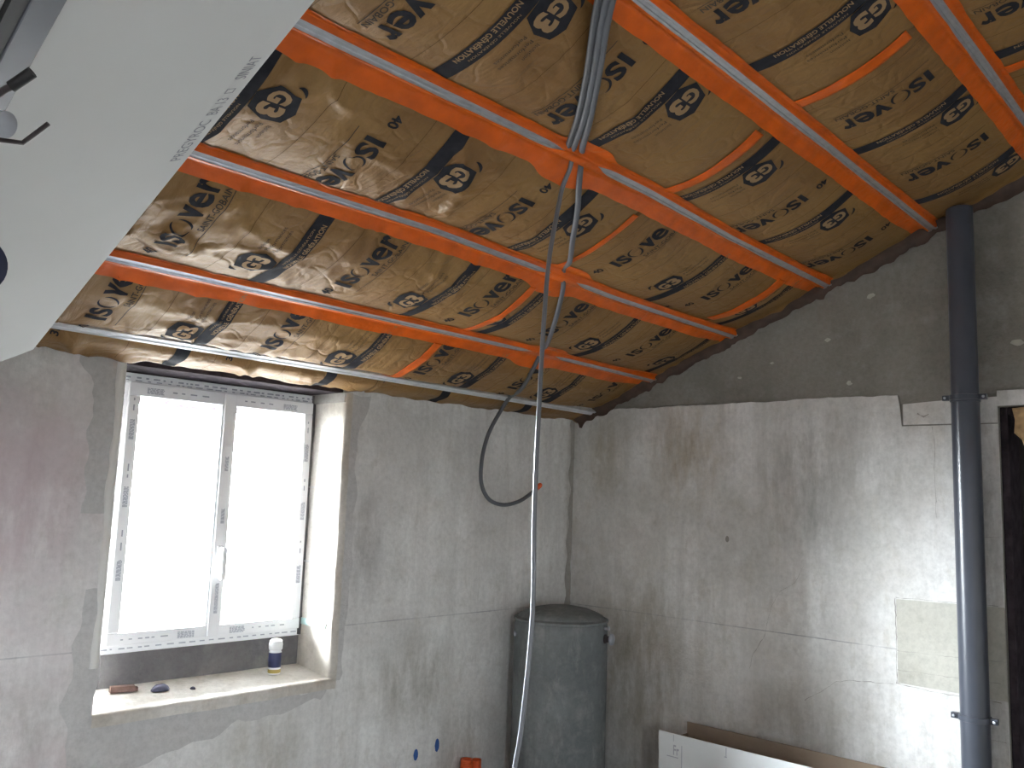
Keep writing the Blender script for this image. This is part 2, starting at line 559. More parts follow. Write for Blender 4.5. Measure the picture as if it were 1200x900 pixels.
def grid_slab(nx, ny, fn):
    """open sheet from fn(i/nx, j/ny) -> point"""
    v = [fn(i / nx, j / ny) for j in range(ny + 1) for i in range(nx + 1)]
    f = [(j * (nx + 1) + i, j * (nx + 1) + i + 1, (j + 1) * (nx + 1) + i + 1, (j + 1) * (nx + 1) + i) for j in range(ny) for i in range(nx)]
    return v, f


# right reveal lining: rounded, uneven plaster
def rev(a, b):
    z = 0.80 + b * (2.225 - 0.80)
    if a < 0.75:
        y = WD + 0.04 - (a / 0.75) * (WD + 0.04)
        x = WX1 - 0.016
    else:
        k = (a - 0.75) / 0.25
        y = -0.010 * min(1, k * 2)
        x = WX1 - 0.016 + 0.016 * k * 2.2
    x += 0.006 * float(pn(z * 3.1, y * 6)) + 0.004 * float(pn(z * 13, y * 20, 3))
    y2 = y + (0.007 * float(pn(z * 6, 2.2)) if a > 0.6 else 0)
    return (x, y2, z)


v, f = grid_slab(16, 60, rev)
o = mesh_obj('reveal_lining', v, f, M['reveal'], wall_front, True)
o['label'] = 'whitish plaster reveal on the right of the window'
for zj in (1.74, 1.36):
    o = ribbon2 = MB().obox((WX1 - 0.020, 0.0, zj), (0, 1, 0), (0, 0, 1), (1, 0, 0), 0.03, WD, -0.004, 0.004, -0.004, 0.012).build('joint_line', M['cement_light'], wall_front)
o = MB().box(WX1 - 0.030, WX1 + 0.01, WD - 0.012, WD + 0.02, 0.99, 2.22).build('frame_gap', M['cement'], wall_front)
o['label'] = 'dark gap between window frame and reveal'
o = MB().box(WX1 - 0.024, WX1 + 0.01, 0.004, WD, 2.175, 2.224).build('rusty_bearing', M['corner'], wall_front)
o['label'] = 'brownish stained block under the lintel end'
# left ragged white bead
bead = MB()
pts_l, pts_r = [], []
for k in range(41):
    z = 0.99 + k / 40 * (2.22 - 0.99)
    w = 0.02 + 0.020 * float(pn(z * 4.1, 0.3, 5)) + 0.010 * float(pn(z * 14, 0.7, 2))
    pts_l.append((z, w))
v, f = [], []
for k, (z, w) in enumerate(pts_l):
    v += [(-2.985, 0.10, z), (-2.975, -0.006, z), (-2.985 - w, -0.008, z), (-2.99 - w, 0.004, z), (-2.86, 0.272, z)]
for k in range(40):
    a, b = k * 5, k * 5 + 5
    f += [(a + 3, a + 2, b + 2, b + 3), (a + 2, a + 1, b + 1, b + 2), (a + 1, a, b, b + 1), (a, a + 4, b + 4, b)]
o = mesh_obj('edge_bead', v, f, M['foam'], wall_front, True)
o['label'] = 'ragged white filler along the left edge of the opening'


# sill: uneven plaster ledge sloping up to the back
def sill(a, b):
    x = WX0 - 0.005 + a * (WX1 - WX0 + 0.02)
    if b < 0.8:
        k = b / 0.8
        y = (WD + 0.02) * (1 - k) - 0.012 * k
        z = 0.845 - 0.033 * k
    else:
        k = (b - 0.8) / 0.2
        y = -0.012 - 0.004 * math.sin(k * math.pi)
        z = 0.812 - 0.05 * k
    z += 0.005 * float(pn(x * 5, y * 5, 4)) + (0.008 * float(pn(x * 3.3, 0.5, 9)) if b > 0.7 else 0)
    y += (0.006 * float(pn(x * 7, 0.2, 6)) if b > 0.7 else 0)
    return (x, y, z)


v, f = grid_slab(70, 16, sill)
o = mesh_obj('window_sill', v, f, M['reveal'], wall_front, True)
o['label'] = 'rough whitish plaster window sill'

# cement smears around the window (proud thin skins with ragged outline)
def smear(name, pts, mat, parent, axis, base, thick, rag=0.015, seed=1, step=0.03):
    out = []
    n = len(pts)
    for i in range(n):
        a, b = Vector(pts[i]), Vector(pts[(i + 1) % n])
        k = max(2, int((b - a).length / step))
        nn = Vector((-(b - a).y, (b - a).x)).normalized()
        for j in range(k):
            p = a.lerp(b, j / k)
            w = rag * float(pn(p.x * 9, p.y * 9, seed)) * 1.6 if j else 0
            out.append(tuple(p + nn * w))
    mb = prism(out, axis, base, base + thick)
    ob = mb.build(name, mat, parent)
    fix_normals(ob)
    return ob


smear('cement_smear', [(-3.10, 1.60), (-2.99, 1.60), (-2.99, 2.24), (-3.16, 2.24), (-3.09, 2.05)], M['cement_light'], wall_front, 'y', -0.0012, 0.003, 0.03, 3)
smear('cement_smear', [(-3.06, 0.55), (-2.70, 0.60), (-2.30, 0.68), (-1.90, 0.72), (-1.86, 0.775), (-2.98, 0.775), (-2.985, 1.30), (-3.05, 1.30), (-3.09, 0.9)], M['cement_light'], wall_front, 'y', -0.0012, 0.003, 0.03, 5)
smear('cement_smear', [(-1.83, 0.82), (-1.79, 0.80), (-1.76, 1.4), (-1.77, 2.0), (-1.70, 2.22), (-1.83, 2.22)], M['cement_light'], wall_front, 'y', -0.0012, 0.003, 0.02, 8)
smear('corner_joint', [(-0.07, 1.05), (-0.0, 1.05), (-0.0, 2.24), (-0.05, 2.24), (-0.045, 1.7)], M['corner'], wall_front, 'y', -0.0012, 0.003, 0.02, 11)
# marker dots
for (x, z, rz) in ((-1.27, 0.352, 0.030), (-1.12, 0.375, 0.035)):
    mb = MB()
    n = 14
    vv = [(x + 0.016 * math.cos(2 * math.pi * k / n) * (1 + 0.2 * math.sin(k * 3.1)), -0.002, z + rz * math.sin(2 * math.pi * k / n)) for k in range(n)]
    mb.add(vv, [tuple(range(n))])
    o = mb.build('paint_mark', M['blue_paint'], wall_front)
    o['label'] = 'blue marker dot on the plaster'
o = MB().obox((WX1 - 0.024, 0.10, 1.06), (0, 1, 0), (0, 0, 1), (1, 0, 0), -0.05, 0.16, -0.016, 0.016, 0, 0.003).build('paint_mark', M['teal_paint'], wall_front)
o['label'] = 'teal smudge low on the window reveal'

# gable wall with a dark doorway
gt = lambda y: H - y * math.tan(S) + 0.45
DY0, DY1, DZ = -2.525, -3.40, 2.225
wall_right = prism([(0.5, -0.2), (0.5, gt(0.5)), (RY1, gt(RY1)), (RY1, 0), (DY1, 0), (DY1, DZ), (DY0, DZ), (DY0, 0), (DY0, -0.2)], 'x', 0.0, 0.35).build('wall_right', M['render_grey'])
fix_normals(wall_right)
tag(wall_right, 'gable wall of rough grey render above stained plaster', 'wall', kind='structure')
# plaster coat with ragged top
top = []
for k in range(0, 71):
    y = -0.002 - k / 70 * 2.075
    top.append((y, 2.305 + 0.008 * float(pn(y * 5, 0.1, 3)) + 0.007 * float(pn(y * 17, 0.1, 8))))
poly = top + [(-2.083, 2.262), (-2.095, 2.145), (DY0, 2.145), (DY0, 0.0), (-0.002, 0.0)]
pc = prism(poly, 'x', -0.010, 0.0).build('plaster_coat', M['plaster_right'], wall_right)
fix_normals(pc)
pc['label'] = 'stained whitish plaster with a ragged top edge'
o = prism([(-2.102, 2.152), (-2.102, 2.255), (-2.33, 2.268), (DY0, 2.272), (DY0, 2.150)], 'x', -0.012, 0).build('plaster_strip', M['plaster_right'], wall_right)
fix_normals(o)
o['label'] = 'pale horizontal strip let into the plaster near the pipe'
o = prism([(DY0, 2.145), (DY0, 2.30), (-2.75, 2.30), (-3.5, 2.30), (-3.5, 0.0), (DY1, 0), (DY1, DZ + 0.004), (DY0, DZ + 0.004)], 'x', -0.010, 0).build('plaster_coat', M['plaster_right'], wall_right)
fix_normals(o)
# square repaired patch
o = prism([(-2.052, 0.905), (-2.052, 1.30), (DY0 + 0.0, 1.31), (DY0 + 0.0, 0.90), (-2.30, 0.903)], 'x', -0.0135, 0).build('plaster_patch', M['patch'], wall_right)
fix_normals(o)
o['label'] = 'square yellowish repair patch behind the pipe'
o = prism([(-2.245, 1.70), (-2.245, 2.135), (-2.40, 2.135), (-2.40, 1.70)], 'x', -0.0125, 0).build('plaster_patch', M['plaster_right'], wall_right)
fix_normals(o)


def ribbon(name, pts, w, parent, axis, off, mat, seed=1, jag=0.006):
    """thin crack line on a wall: pts 2-D"""
    P = []
    for i in range(len(pts) - 1):
        a, b = Vector(pts[i]), Vector(pts[i + 1])
        k = max(2, int((b - a).length / 0.02))
        for j in range(k):
            P.append(a.lerp(b, j / k))
    P.append(Vector(pts[-1]))
    L, Rr = [], []
    for i, p in enumerate(P):
        d = (P[min(i + 1, len(P) - 1)] - P[max(i - 1, 0)]).normalized()
        nn = Vector((-d.y, d.x))
        q = p + nn * jag * float(pn(i * 0.61, 0.3, seed))
        ww = w * (0.15 + 1.1 * abs(float(pn(i * 0.37, 0.9, seed + 1))) * 2)
        L.append(q + nn * ww / 2)
        Rr.append(q - nn * ww / 2)
    n = len(P)
    mk = (lambda p: (off, p.x, p.y)) if axis == 'x' else (lambda p: (p.x, off, p.y))
    v = [mk(p) for p in L] + [mk(p) for p in Rr]
    f = [(i, i + 1, n + i + 1, n + i) for i in range(n - 1)]
    return mesh_obj(name, v, f, mat, parent)


for pts, w in (([(-2.047, 0.90), (-2.048, 1.10), (-2.046, 1.305)], 0.008), ([(-2.05, 1.307), (-2.50, 1.315)], 0.004),
               ([(-2.05, 0.902), (-2.2, 0.89), (-2.5, 0.892)], 0.006), ([(-2.05, 0.965), (-2.5, 0.975)], 0.004),
               ([(-2.05, 1.055), (-2.51, 1.07)], 0.003),
               ([(-2.03, 0.895), (-1.90, 0.885), (-1.83, 0.88), (-1.75, 0.86), (-1.66, 0.79), (-1.58, 0.74)], 0.006),
               ([(-1.375, 1.11), (-1.365, 1.06), (-1.35, 1.02), (-1.29, 0.93), (-1.27, 0.85)], 0.006),
               ([(-1.41, 1.065), (-1.36, 1.06)], 0.006),
               ([(-1.45, 1.28), (-1.40, 1.20), (-1.375, 1.12)], 0.003),
               ([(-1.58, 1.42), (-1.53, 1.33), (-1.45, 1.28)], 0.003),
               ([(-2.10, 2.265), (-2.098, 2.146)], 0.008), ([(-2.10, 2.147), (-2.51, 2.147)], 0.005),
               ([(-2.24, 2.14), (-2.247, 2.05), (-2.243, 1.9), (-2.247, 1.70)], 0.006), ([(-2.10, 2.262), (-2.33, 2.272), (-2.5, 2.276)], 0.006),
               ([(-2.41, 0.72), (-2.515, 0.725)], 0.005), ([(-2.42, 1.62), (-2.515, 1.625)], 0.004), ([(-2.17, 2.205), (-2.20, 2.19), (-2.225, 2.20)], 0.012)):
    ribbon('crack', pts, w * 0.62, wall_right, 'x', -0.0142, M['crack'], seed=int(abs(pts[0][0]) * 100) % 13)
# small hole in plaster
n = 12
mesh_obj('nail_hole', [(-0.0115, -1.13 + 0.012 * math.cos(6.283 * k / n), 1.535 + 0.018 * math.sin(6.283 * k / n)) for k in range(n)], [tuple(range(n))], M['crack'], wall_right)
# bright chips on the grey render
rnd = random.Random(4)
for (y, z, r) in ((-1.95, 2.83, .018), (-1.72, 2.62, .014), (-2.62, 2.52, .022), (-1.40, 2.52, .010), (-1.83, 2.38, .014), (-1.2, 2.45, .012), (-2.7, 2.9, .01)):
    nn = 9
    v = [(-0.004, y + r * 1.3 * math.cos(6.283 * k / nn) * rnd.uniform(.6, 1.2), z + r * 0.8 * math.sin(6.283 * k / nn) * rnd.uniform(.6, 1.2)) for k in range(nn)]
    mesh_obj('plaster_chip', v, [tuple(range(nn))], M['patch'], wall_right)

# dark passage behind the doorway
m = MB()
m.box(0.35, 1.8, DY0, DY0 + 0.1, 0, 2.4)
m.box(0.35, 1.8, DY1 - 0.1, DY1, 0, 2.4)
m.box(1.7, 1.8, DY1, DY0, 0, 2.4)
m.box(0.35, 1.8, DY1, DY0, 2.3, 2.4)
o = m.build('wall_passage', M['black_void'])
tag(o, 'unlit dark passage behind the doorway', 'wall', kind='structure')
door = empty('door_1', (0.1, -2.96, 0))
tag(door, 'dark doorway opening at the right edge beside the grey pipe', 'doorway', kind='structure')
MB().box(0.02, 0.33, DY0 - 0.035, DY0 - 0.002, 0, DZ - 0.002).build('jamb', M['dark_wood'], door, bevel=0.003)
MB().box(0.02, 0.33, DY1 + 0.002, DY1 + 0.035, 0, DZ - 0.002).build('jamb', M['dark_wood'], door, bevel=0.003)
MB().box(0.02, 0.33, DY1 + 0.036, DY0 - 0.036, DZ - 0.04, DZ - 0.002).build('head', M['dark_wood'], door, bevel=0.003)
MB().box(0.20, 0.24, DY1 + 0.036, DY0 - 0.036, 0, DZ - 0.04).build('door_leaf', M['black_void'], door)
o = prism([(-2.585, 2.215), (-2.675, 2.222), (-2.685, 2.16), (-2.672, 2.10), (-2.675, 1.985), (-2.645, 1.99), (-2.62, 2.07), (-2.59, 2.10), (-2.595, 2.16)], 'x', -0.006, 0.03).build('split_timber', M['split_wood'], door)
fix_normals(o)
o['label'] = 'splintered pale timber at the top of the dark doorway'

# other walls of the room, with a made-up window added behind the viewpoint for fill light
o = MB().box(RX0 - 0.3, RX0, RY1, 0, 0, 4.9).build('wall_left', M['plaster_front'])
tag(o, 'plaster wall closing the room on the left', 'wall', kind='structure')
m = MB()
BX0, BX1, BZ0, BZ1 = -5.48, -5.02, 1.38, 1.82
m.box(RX0 - 0.3, BX0, RY1 - 0.3, RY1, 0, 5.0)
m.box(BX1, 0.35, RY1 - 0.3, RY1, 0, 5.0)
m.box(BX0, BX1, RY1 - 0.3, RY1, 0, BZ0)
m.box(BX0, BX1, RY1 - 0.3, RY1, BZ1, 5.0)
o = m.build('wall_back', M['plaster_front'])
tag(o, 'plaster wall with a small added fill window behind the viewpoint', 'wall', kind='structure')
w2 = empty('fill_window', (-5.25, RY1 - 0.15, BZ0))
tag(w2, 'small made-up white window behind the viewpoint, added for fill light', 'window', kind='structure')
m = MB()
m.box(BX0, BX1, RY1 - 0.2, RY1 - 0.13, BZ0, BZ0 + 0.03).box(BX0, BX1, RY1 - 0.2, RY1 - 0.13, BZ1 - 0.03, BZ1)
m.box(BX0, BX0 + 0.03, RY1 - 0.2, RY1 - 0.13, BZ0 + 0.03, BZ1 - 0.03).box(BX1 - 0.03, BX1, RY1 - 0.2, RY1 - 0.13, BZ0 + 0.03, BZ1 - 0.03)
m.build('window_frame', M['pvc'], w2)


def cp(x, u, off=0.0):
    return (x, -u * cS - off * sS, H + u * sS - off * cS)


# roof deck behind the insulation
m = MB()
v = []
for (u, of) in ((-0.7, -0.14), (6.2, -0.14), (6.2, -0.30), (-0.7, -0.30)):
    for x in (RX0 - 0.4, 0.4):
        v.append(cp(x, u, of))
m.add(v, [(0, 1, 3, 2), (4, 5, 7, 6), (0, 4, 5, 1), (2, 3, 5, 4), (0, 2, 4, 6)[:4], (1, 7, 5, 3)])
ceil = m.build('ceiling', M['dark_wood'])
fix_normals(ceil)
tag(ceil, 'sloping roof deck above the insulation', 'ceiling', kind='structure')

# ------------------------------------------------------------------ insulation panels between the rails
UB = [0.0, 0.69, 1.29, 1.88, 2.45, 3.01, 3.56, 4.11]      # strip borders = rail lines, roughly
RAILC = {0: ([-6, -3.3, -2, -1, 0], [0.215, 0.204, 0.196, 0.181, 0.163]), 1: ([-6, -3.3, -1, 0], [0.70, 0.695, 0.690, 0.660]),
         2: ([-6, -3.3, -2.4, -1.9, -1.2, 0], [1.30, 1.305, 1.316, 1.298, 1.264, 1.255]), 3: ([-6, -3.3, -1.8, -1.1, 0], [1.885, 1.885, 1.892, 1.864, 1.850]),
         4: ([-6, 0], [2.500, 2.430]), 5: ([-6, 0], [3.055, 3.006])}


def rail_u(i, x):
    """centre line of rail i (0 = bare rail at the low edge); real rails are never quite straight"""
    x = np.asarray(x, float)
    if i not in RAILC:
        return UB[i] + 0 * x
    xp, up = RAILC[i]
    return np.interp(x, xp, up)


def ubf(i, x):
    return 0 * np.asarray(x, float) if i == 0 else rail_u(i, x)


def puff(x, u, strip):
    a, b = ubf(strip - 1, x), ubf(strip, x)
    t = np.clip((u - a) / (b - a), 0, 1)
    A = 0.060 if strip > 1 else 0.055
    h = A * (4 * t * (1 - t)) ** 0.9
    if strip == 1:
        h = A * np.minimum(1, 1.25 * np.sin(np.pi * np.clip(0.04 + 0.96 * t, 0, 1)) ** 0.9)
        h = h * (1 - 0.88 * np.exp(-((u - rail_u(0, x)) / 0.055) ** 2))
    return h


def hd(x, u, strip):
    """distance of the kraft surface below the rail plane"""
    x = np.asarray(x, float); u = np.asarray(u, float)
    a, b = ubf(strip - 1, x), ubf(strip, x)
    t = np.clip((u - a) / (b - a), 0, 1)
    win = np.clip(4 * t * (1 - t), 0, 1) ** 0.6
    if strip == 1:
        win = np.clip(1.6 * (1 - t) ** 0.6, 0, 1) * (1 - 0.8 * np.exp(-((u - rail_u(0, x)) / 0.045) ** 2))
    h = puff(x, u, strip) * (0.15 + 0.85 * sm(0.0, -0.40, x))
    wr = (0.25 + 0.75 * sm(-1.7, -2.4, x)) * (1.0 if strip <= 3 else 0.5)
    h = h + win * 0.012 * pn(x * 2.3, u * 2.6, strip)
    wx = x + 0.12 * pn(x * 2.2, u * 2.2, strip + 20)
    wu = u + 0.12 * pn(x * 2.3, u * 1.9, strip + 30)
    # creases: sharp narrow ridges fanning up-slope, and finer ones across
    tri = lambda v, w: np.clip(1 - np.abs(v) / w, 0, 1)
    p = (wx * 0.80 + wu * 0.60); q = (-wx * 0.60 + wu * 0.80)
    r1 = tri(pn(p * 4.6, q * 1.6, strip + 3), 0.16) * sm(-0.1, 0.25, pn(x * 3.1, u * 4.0, strip + 50))
    p2 = (wx * 0.97 + wu * 0.25); q2 = (-wx * 0.25 + wu * 0.97)
    r2 = tri(pn(p2 * 7.5, q2 * 2.6, strip + 9), 0.20) * sm(-0.15, 0.2, pn(x * 4.1, u * 3.0, strip + 60))
    r3 = tri(pn(p2 * 4.0 + q2 * 3.0, q2 * 9.0, strip + 13), 0.22) * sm(0.0, 0.3, pn(x * 3.6, u * 4.4, strip + 70))
    h = h + win * wr * (0.016 * r1 ** 1.2 + 0.012 * r2 ** 1.2 + 0.008 * r3)
    # folded down against the gable and against the window wall
    g = sm(-0.05, -0.004, x)
    h = h + g * (0.030 + 0.022 * pn(u * 6.5, 0.4, 5) + 0.020 * pn(u * 19, 0.4, 6))
    if strip == 1:
        e = sm(0.055, 0.0, u)
        h = h + e * (0.002 + 0.018 * pn(x * 3.7, 0.4, 15) + 0.014 * pn(x * 11, 0.4, 16))
    return h


def panel(name, strip, x0, x1, step=0.0125, lab='', gap0=0.004, gap1=0.004):
    u0 = UB[strip - 1]
    u1 = UB[strip]
    nx = max(4, int(round((x1 - x0) / step)))
    nu = max(4, int(round((u1 - u0) / step)))
    X, T = np.meshgrid(np.linspace(x0 + gap0, x1 - gap1, nx + 1), np.linspace(0, 1, nu + 1))
    ua = ubf(strip - 1, X) + (0.003 if strip > 1 else 0.006)
    Uu = ua + (ubf(strip, X) - 0.003 - ua) * T
    off = hd(X, Uu, strip)
    V = np.stack([X, -Uu * cS - off * sS, H + Uu * sS - off * cS], -1).reshape(-1, 3)
    idx = np.arange((nx + 1) * (nu + 1)).reshape(nu + 1, nx + 1)
    F = np.stack([idx[:-1, :-1], idx[:-1, 1:], idx[1:, 1:], idx[1:, :-1]], -1).reshape(-1, 4)
    loc = Vector(cp((x0 + x1) / 2, (u0 + u1) / 2, -0.05))
    # closed slab: border loop pushed to the roof deck
    loop = list(idx[0, :]) + list(idx[1:, -1]) + list(idx[-1, -2::-1]) + list(idx[-2:0:-1, 0])
    nb = len(V)
    LX = X.reshape(-1)[loop]; LU = Uu.reshape(-1)[loop]
    BV = np.stack([LX, -LU * cS + 0.12 * sS, H + LU * sS + 0.12 * cS], -1)
    V = np.concatenate([V, BV]) - np.array(loc)
    n = len(loop)
    side = [(loop[i], nb + i, nb + (i + 1) % n, loop[(i + 1) % n]) for i in range(n)]
    faces = [tuple(q) for q in F.tolist()] + side + [tuple(range(nb, nb + n))[::-1]]
    ob = mesh_obj('insulation_panel', V, faces, M['kraft'], None, True)
    ob.location = loc
    fix_normals(ob)
    tag(ob, lab, 'insulation panel', 'kraft faced insulation between the rails')
    return ob


# ---- printed matter: 2-D outlines cut on a fine grid so that they follow the paper
def font_mesh(body, size=1.0, bold=0.0, space=1.0, shear=0.0):
    cu = bpy.data.curves.new('lettering', 'FONT')
    cu.body = body
    cu.size = size
    cu.offset = bold
    cu.space_character = space
    cu.shear = shear
    cu.resolution_u = 3
    ob = bpy.data.objects.new('lettering', cu)
    COL.objects.link(ob)
    dg = bpy.context.evaluated_depsgraph_get()
    me = bpy.data.meshes.new_from_object(ob.evaluated_get(dg))
    COL.objects.unlink(ob)
    bpy.data.objects.remove(ob)
    v = np.array([(p.co.x, p.co.y) for p in me.vertices]).reshape(-1, 2)
    f = [tuple(p.vertices) for p in me.polygons]
    bpy.data.meshes.remove(me)
    return v, f


def fit_box(vf, x0, x1, y0, y1):
    v, f = vf
    mn, mx = v.min(0), v.max(0)
    v = (v - mn) / (mx - mn) * np.array([x1 - x0, y1 - y0]) + np.array([x0, y0])
    return v, f


def join2(*parts):
    V, F, n = [], [], 0
    for v, f in parts:
        V.append(v)
        F += [tuple(i + n for i in q) for q in f]
        n += len(v)
    return np.concatenate(V), F


def rect2(x0, x1, y0, y1):
    return np.array([(x0, y0), (x1, y0), (x1, y1), (x0, y1)], float), [(0, 1, 2, 3)]


def poly2(pts):
    return np.array(pts, float), [tuple(range(len(pts)))]


def crescent(cx, cy, r, t, a0, a1, n=20):
    out, inn = [], []
    for k in range(n + 1):
        a = math.radians(a0 + (a1 - a0) * k / n)
        w = t * math.sin(math.pi * k / n) ** 0.7
        out.append((cx + r * math.cos(a), cy + r * 1.05 * math.sin(a)))
        inn.append((cx + (r - w) * math.cos(a), cy + (r - w) * 1.05 * math.sin(a)))
    v = np.array(out + inn, float)
    m = n + 1
    return v, [(i, i + 1, m + i + 1, m + i) for i in range(n)]


def gridcut(vf, step):
    v, f = vf
    bm = bmesh.new()
    bv = [bm.verts.new((p[0], p[1], 0)) for p in v]
    for q in f:
        try:
            bm.faces.new([bv[i] for i in q])
        except ValueError:
            pass
    mn, mx = v.min(0), v.max(0)
    for ax in (0, 1):
        k = math.floor(mn[ax] / step) + 1
        while k * step < mx[ax]:
            co = [0, 0, 0]; no = [0, 0, 0]
            co[ax] = k * step; no[ax] = 1
            bmesh.ops.bisect_plane(bm, geom=bm.verts[:] + bm.edges[:] + bm.faces[:], plane_co=co, plane_no=no, dist=1e-6)
            k += 1
    bm.verts.index_update()
    v2 = np.array([(p.co.x, p.co.y) for p in bm.verts])
    f2 = [tuple(x.index for x in q.verts) for q in bm.faces]
    bm.free()
    return v2, f2


# text frame: X along the reading direction, Y up; wordmark starts at X = 0, baseline Y = -0.04
bold = 0.018
WORD = gridcut(join2(fit_box(font_mesh('I', 1, 0.036), 0.0, 0.020, -0.04, 0.036), fit_box(font_mesh('S', 1, 0.036), 0.030, 0.082, -0.042, 0.038),
                     crescent(0.120, -0.002, 0.035, 0.009, 70, 250), crescent(0.120, -0.002, 0.035, 0.009, -100, 40),
                     fit_box(font_mesh('v', 1, 0.036), 0.163, 0.225, -0.04, 0.034), fit_box(font_mesh('e', 1, 0.024), 0.222, 0.288, -0.042, 0.036),
                     fit_box(font_mesh('r', 1, 0.036), 0.298, 0.340, -0.04, 0.036)), 0.014)
TAGL = gridcut(join2(fit_box(font_mesh('SAINT-GOBAIN', 1, 0.015), 0.120, 0.338, -0.077, -0.054), rect2(-0.02, 0.34, -0.086, -0.083)), 0.02)
BAND = gridcut(rect2(-0.33, 0.60, -0.031, 0.031), 0.014)
BTXT = gridcut(join2(fit_box(font_mesh('NOUVELLE G\u00c9N\u00c9RATION', 1, 0.02), 0.03, 0.30, -0.024, 0.001),
                     fit_box(font_mesh('NOUVELLE G\u00c9N\u00c9RATION', 1, 0.0), 0.06, 0.27, 0.008, 0.019)), 0.02)
EMB = gridcut(join2(poly2([(-0.062, -0.030), (-0.012, -0.074), (0.050, -0.068), (0.080, -0.008), (0.070, 0.050), (0.020, 0.070), (-0.045, 0.050)]),
                    crescent(-0.052, 0.030, 0.030, 0.012, 80, 205, 10)), 0.012)
EFIG = gridcut(join2(fit_box(font_mesh('G', 1, 0.05), -0.046, 0.004, -0.040, 0.030), fit_box(font_mesh('3', 1, 0.05), 0.010, 0.060, -0.048, 0.036)), 0.012)
CAPT = gridcut(join2(fit_box(font_mesh('Isolation', 1, 0.0), 0.0, 0.065, 0.030, 0.044), fit_box(font_mesh('Performances', 1, 0.0), 0.0, 0.135, 0.002, 0.017),
                     fit_box(font_mesh('Performances', 1, 0.0), 0.0, 0.125, -0.026, -0.011)), 0.02)
NUM = gridcut(fit_box(font_mesh('40', 1, 0.03), -0.005, 0.045, -0.020, 0.020), 0.016)
CODE = gridcut(fit_box(font_mesh('3R', 1, 0.03), -0.095, -0.045, 0.045, 0.075), 0.016)
GUIDE = gridcut(rect2(-0.5, 0.7, -0.0010, 0.0010), 0.014)


def stamp(name, vf, strip, xo, uo, dirn, X, Y, parent, lo, hi, xr, mat, lift):
    """lay an outline on the paper of a strip. (X, Y): place in the text frame"""
    v, f = vf
    tx, ty = v[:, 0] + X, v[:, 1] + Y
    u = uo + dirn * tx
    x = xo - dirn * ty
    lo_ = ubf(strip - 1, x) + (0.035 if strip > 1 else 0.012)
    hi_ = ubf(strip, x) - 0.02
    keep = (u > lo_) & (u < hi_) & (x > xr[0] + 0.006) & (x < xr[1] - 0.006)
    f = [q for q in f if all(keep[i] for i in q)]
    if not f:
        return None
    used = sorted({i for q in f for i in q})
    mp = {i: k for k, i in enumerate(used)}
    x, u = x[used], u[used]
    off = hd(x, u, strip) + lift
    V = np.stack([x, -u * cS - off * sS, H + u * sS - off * cS], -1) - np.array(parent_base(parent))
    return mesh_obj(name, V, [tuple(mp[i] for i in q) for q in f], mat, parent, True)


def parent_base(p):
    b = Vector((0, 0, 0))
    while p:
        b = b + p.location
        p = p.parent
    return b


# strip, x0, x1, direction, wordmark start u, wordmark centres, band centres, label
PAN = [
    (1, -6.1, -1.77, 1, 0.345, [-4.69, -3.97, -3.25, -2.53], [-4.27, -3.54, -2.81, -2.06], 'creased kraft insulation panel directly above the window, lowest strip, left of the tape seam'),
    (1, -1.755, -0.003, 1, 0.345, [-1.68, -1.0, -0.28], [-1.30, -0.62], 'kraft insulation panel in the lowest strip from the tape seam to the gable corner'),
    (2, -6.1, -1.70, 1, 0.885, [-4.68, -3.96, -3.24, -2.52, -1.86], [-4.25, -3.53, -2.81, -2.08], 'creased kraft insulation panel in the second strip above the window, left of the seam'),
    (2, -1.69, -0.003, 1, 0.885, [-1.31, -0.59], [-1.60, -0.88, -0.16], 'kraft insulation panel in the second strip, right of the seam behind the hanging conduit'),
    (3, -6.1, -1.70, -1, 1.65, [-4.3, -3.61, -2.92, -2.22], [-4.06, -3.37, -2.68, -2.00], 'creased kraft insulation panel in the third strip with upside-down lettering, left of the seam'),
    (3, -1.685, -0.42, 1, 1.485, [-1.49, -0.74], [-0.98], 'kraft insulation panel in the third strip between the two short tape seams'),
    (3, -0.41, -0.003, 1, 1.50, [], [-0.28], 'short kraft insulation piece at the gable end of the third strip'),
    (4, -6.1, -1.69, -1, 2.31, [-4.51, -3.83, -3.14, -2.455], [-4.27, -3.58, -2.90, -2.22], 'kraft insulation panel in the fourth strip crossed by the bundle of grey conduits'),
    (4, -1.675, -0.003, -1, 2.235, [-1.10, -0.38], [-1.57, -0.87], 'kraft insulation panel in the fourth strip right of the seam, up to the gable'),
    (5, -6.1, -1.67, -1, 2.88, [-4.4, -3.7, -3.0, -2.33], [-4.1, -3.4, -2.7, -2.00], 'kraft insulation panel in the fifth strip at the top of the picture'),
    (5, -1.655, -0.003, -1, 2.88, [-1.38, -0.70], [-1.13, -0.41], 'kraft insulation panel in the fifth strip above the grey waste pipe'),
    (6, -6.1, -1.05, -1, 3.42, [-2.2, -1.46], [-1.9, -1.18], 'kraft insulation panel at the top right corner, left of its tape seam'),
    (6, -1.035, -0.003, -1, 3.42, [-0.75], [-0.48], 'kraft insulation panel of the sixth strip next to the gable'),
    (7, -6.1, -0.003, -1, 3.98, [], [-1.5], 'kraft insulation panel of the highest strip near the ridge'),
]
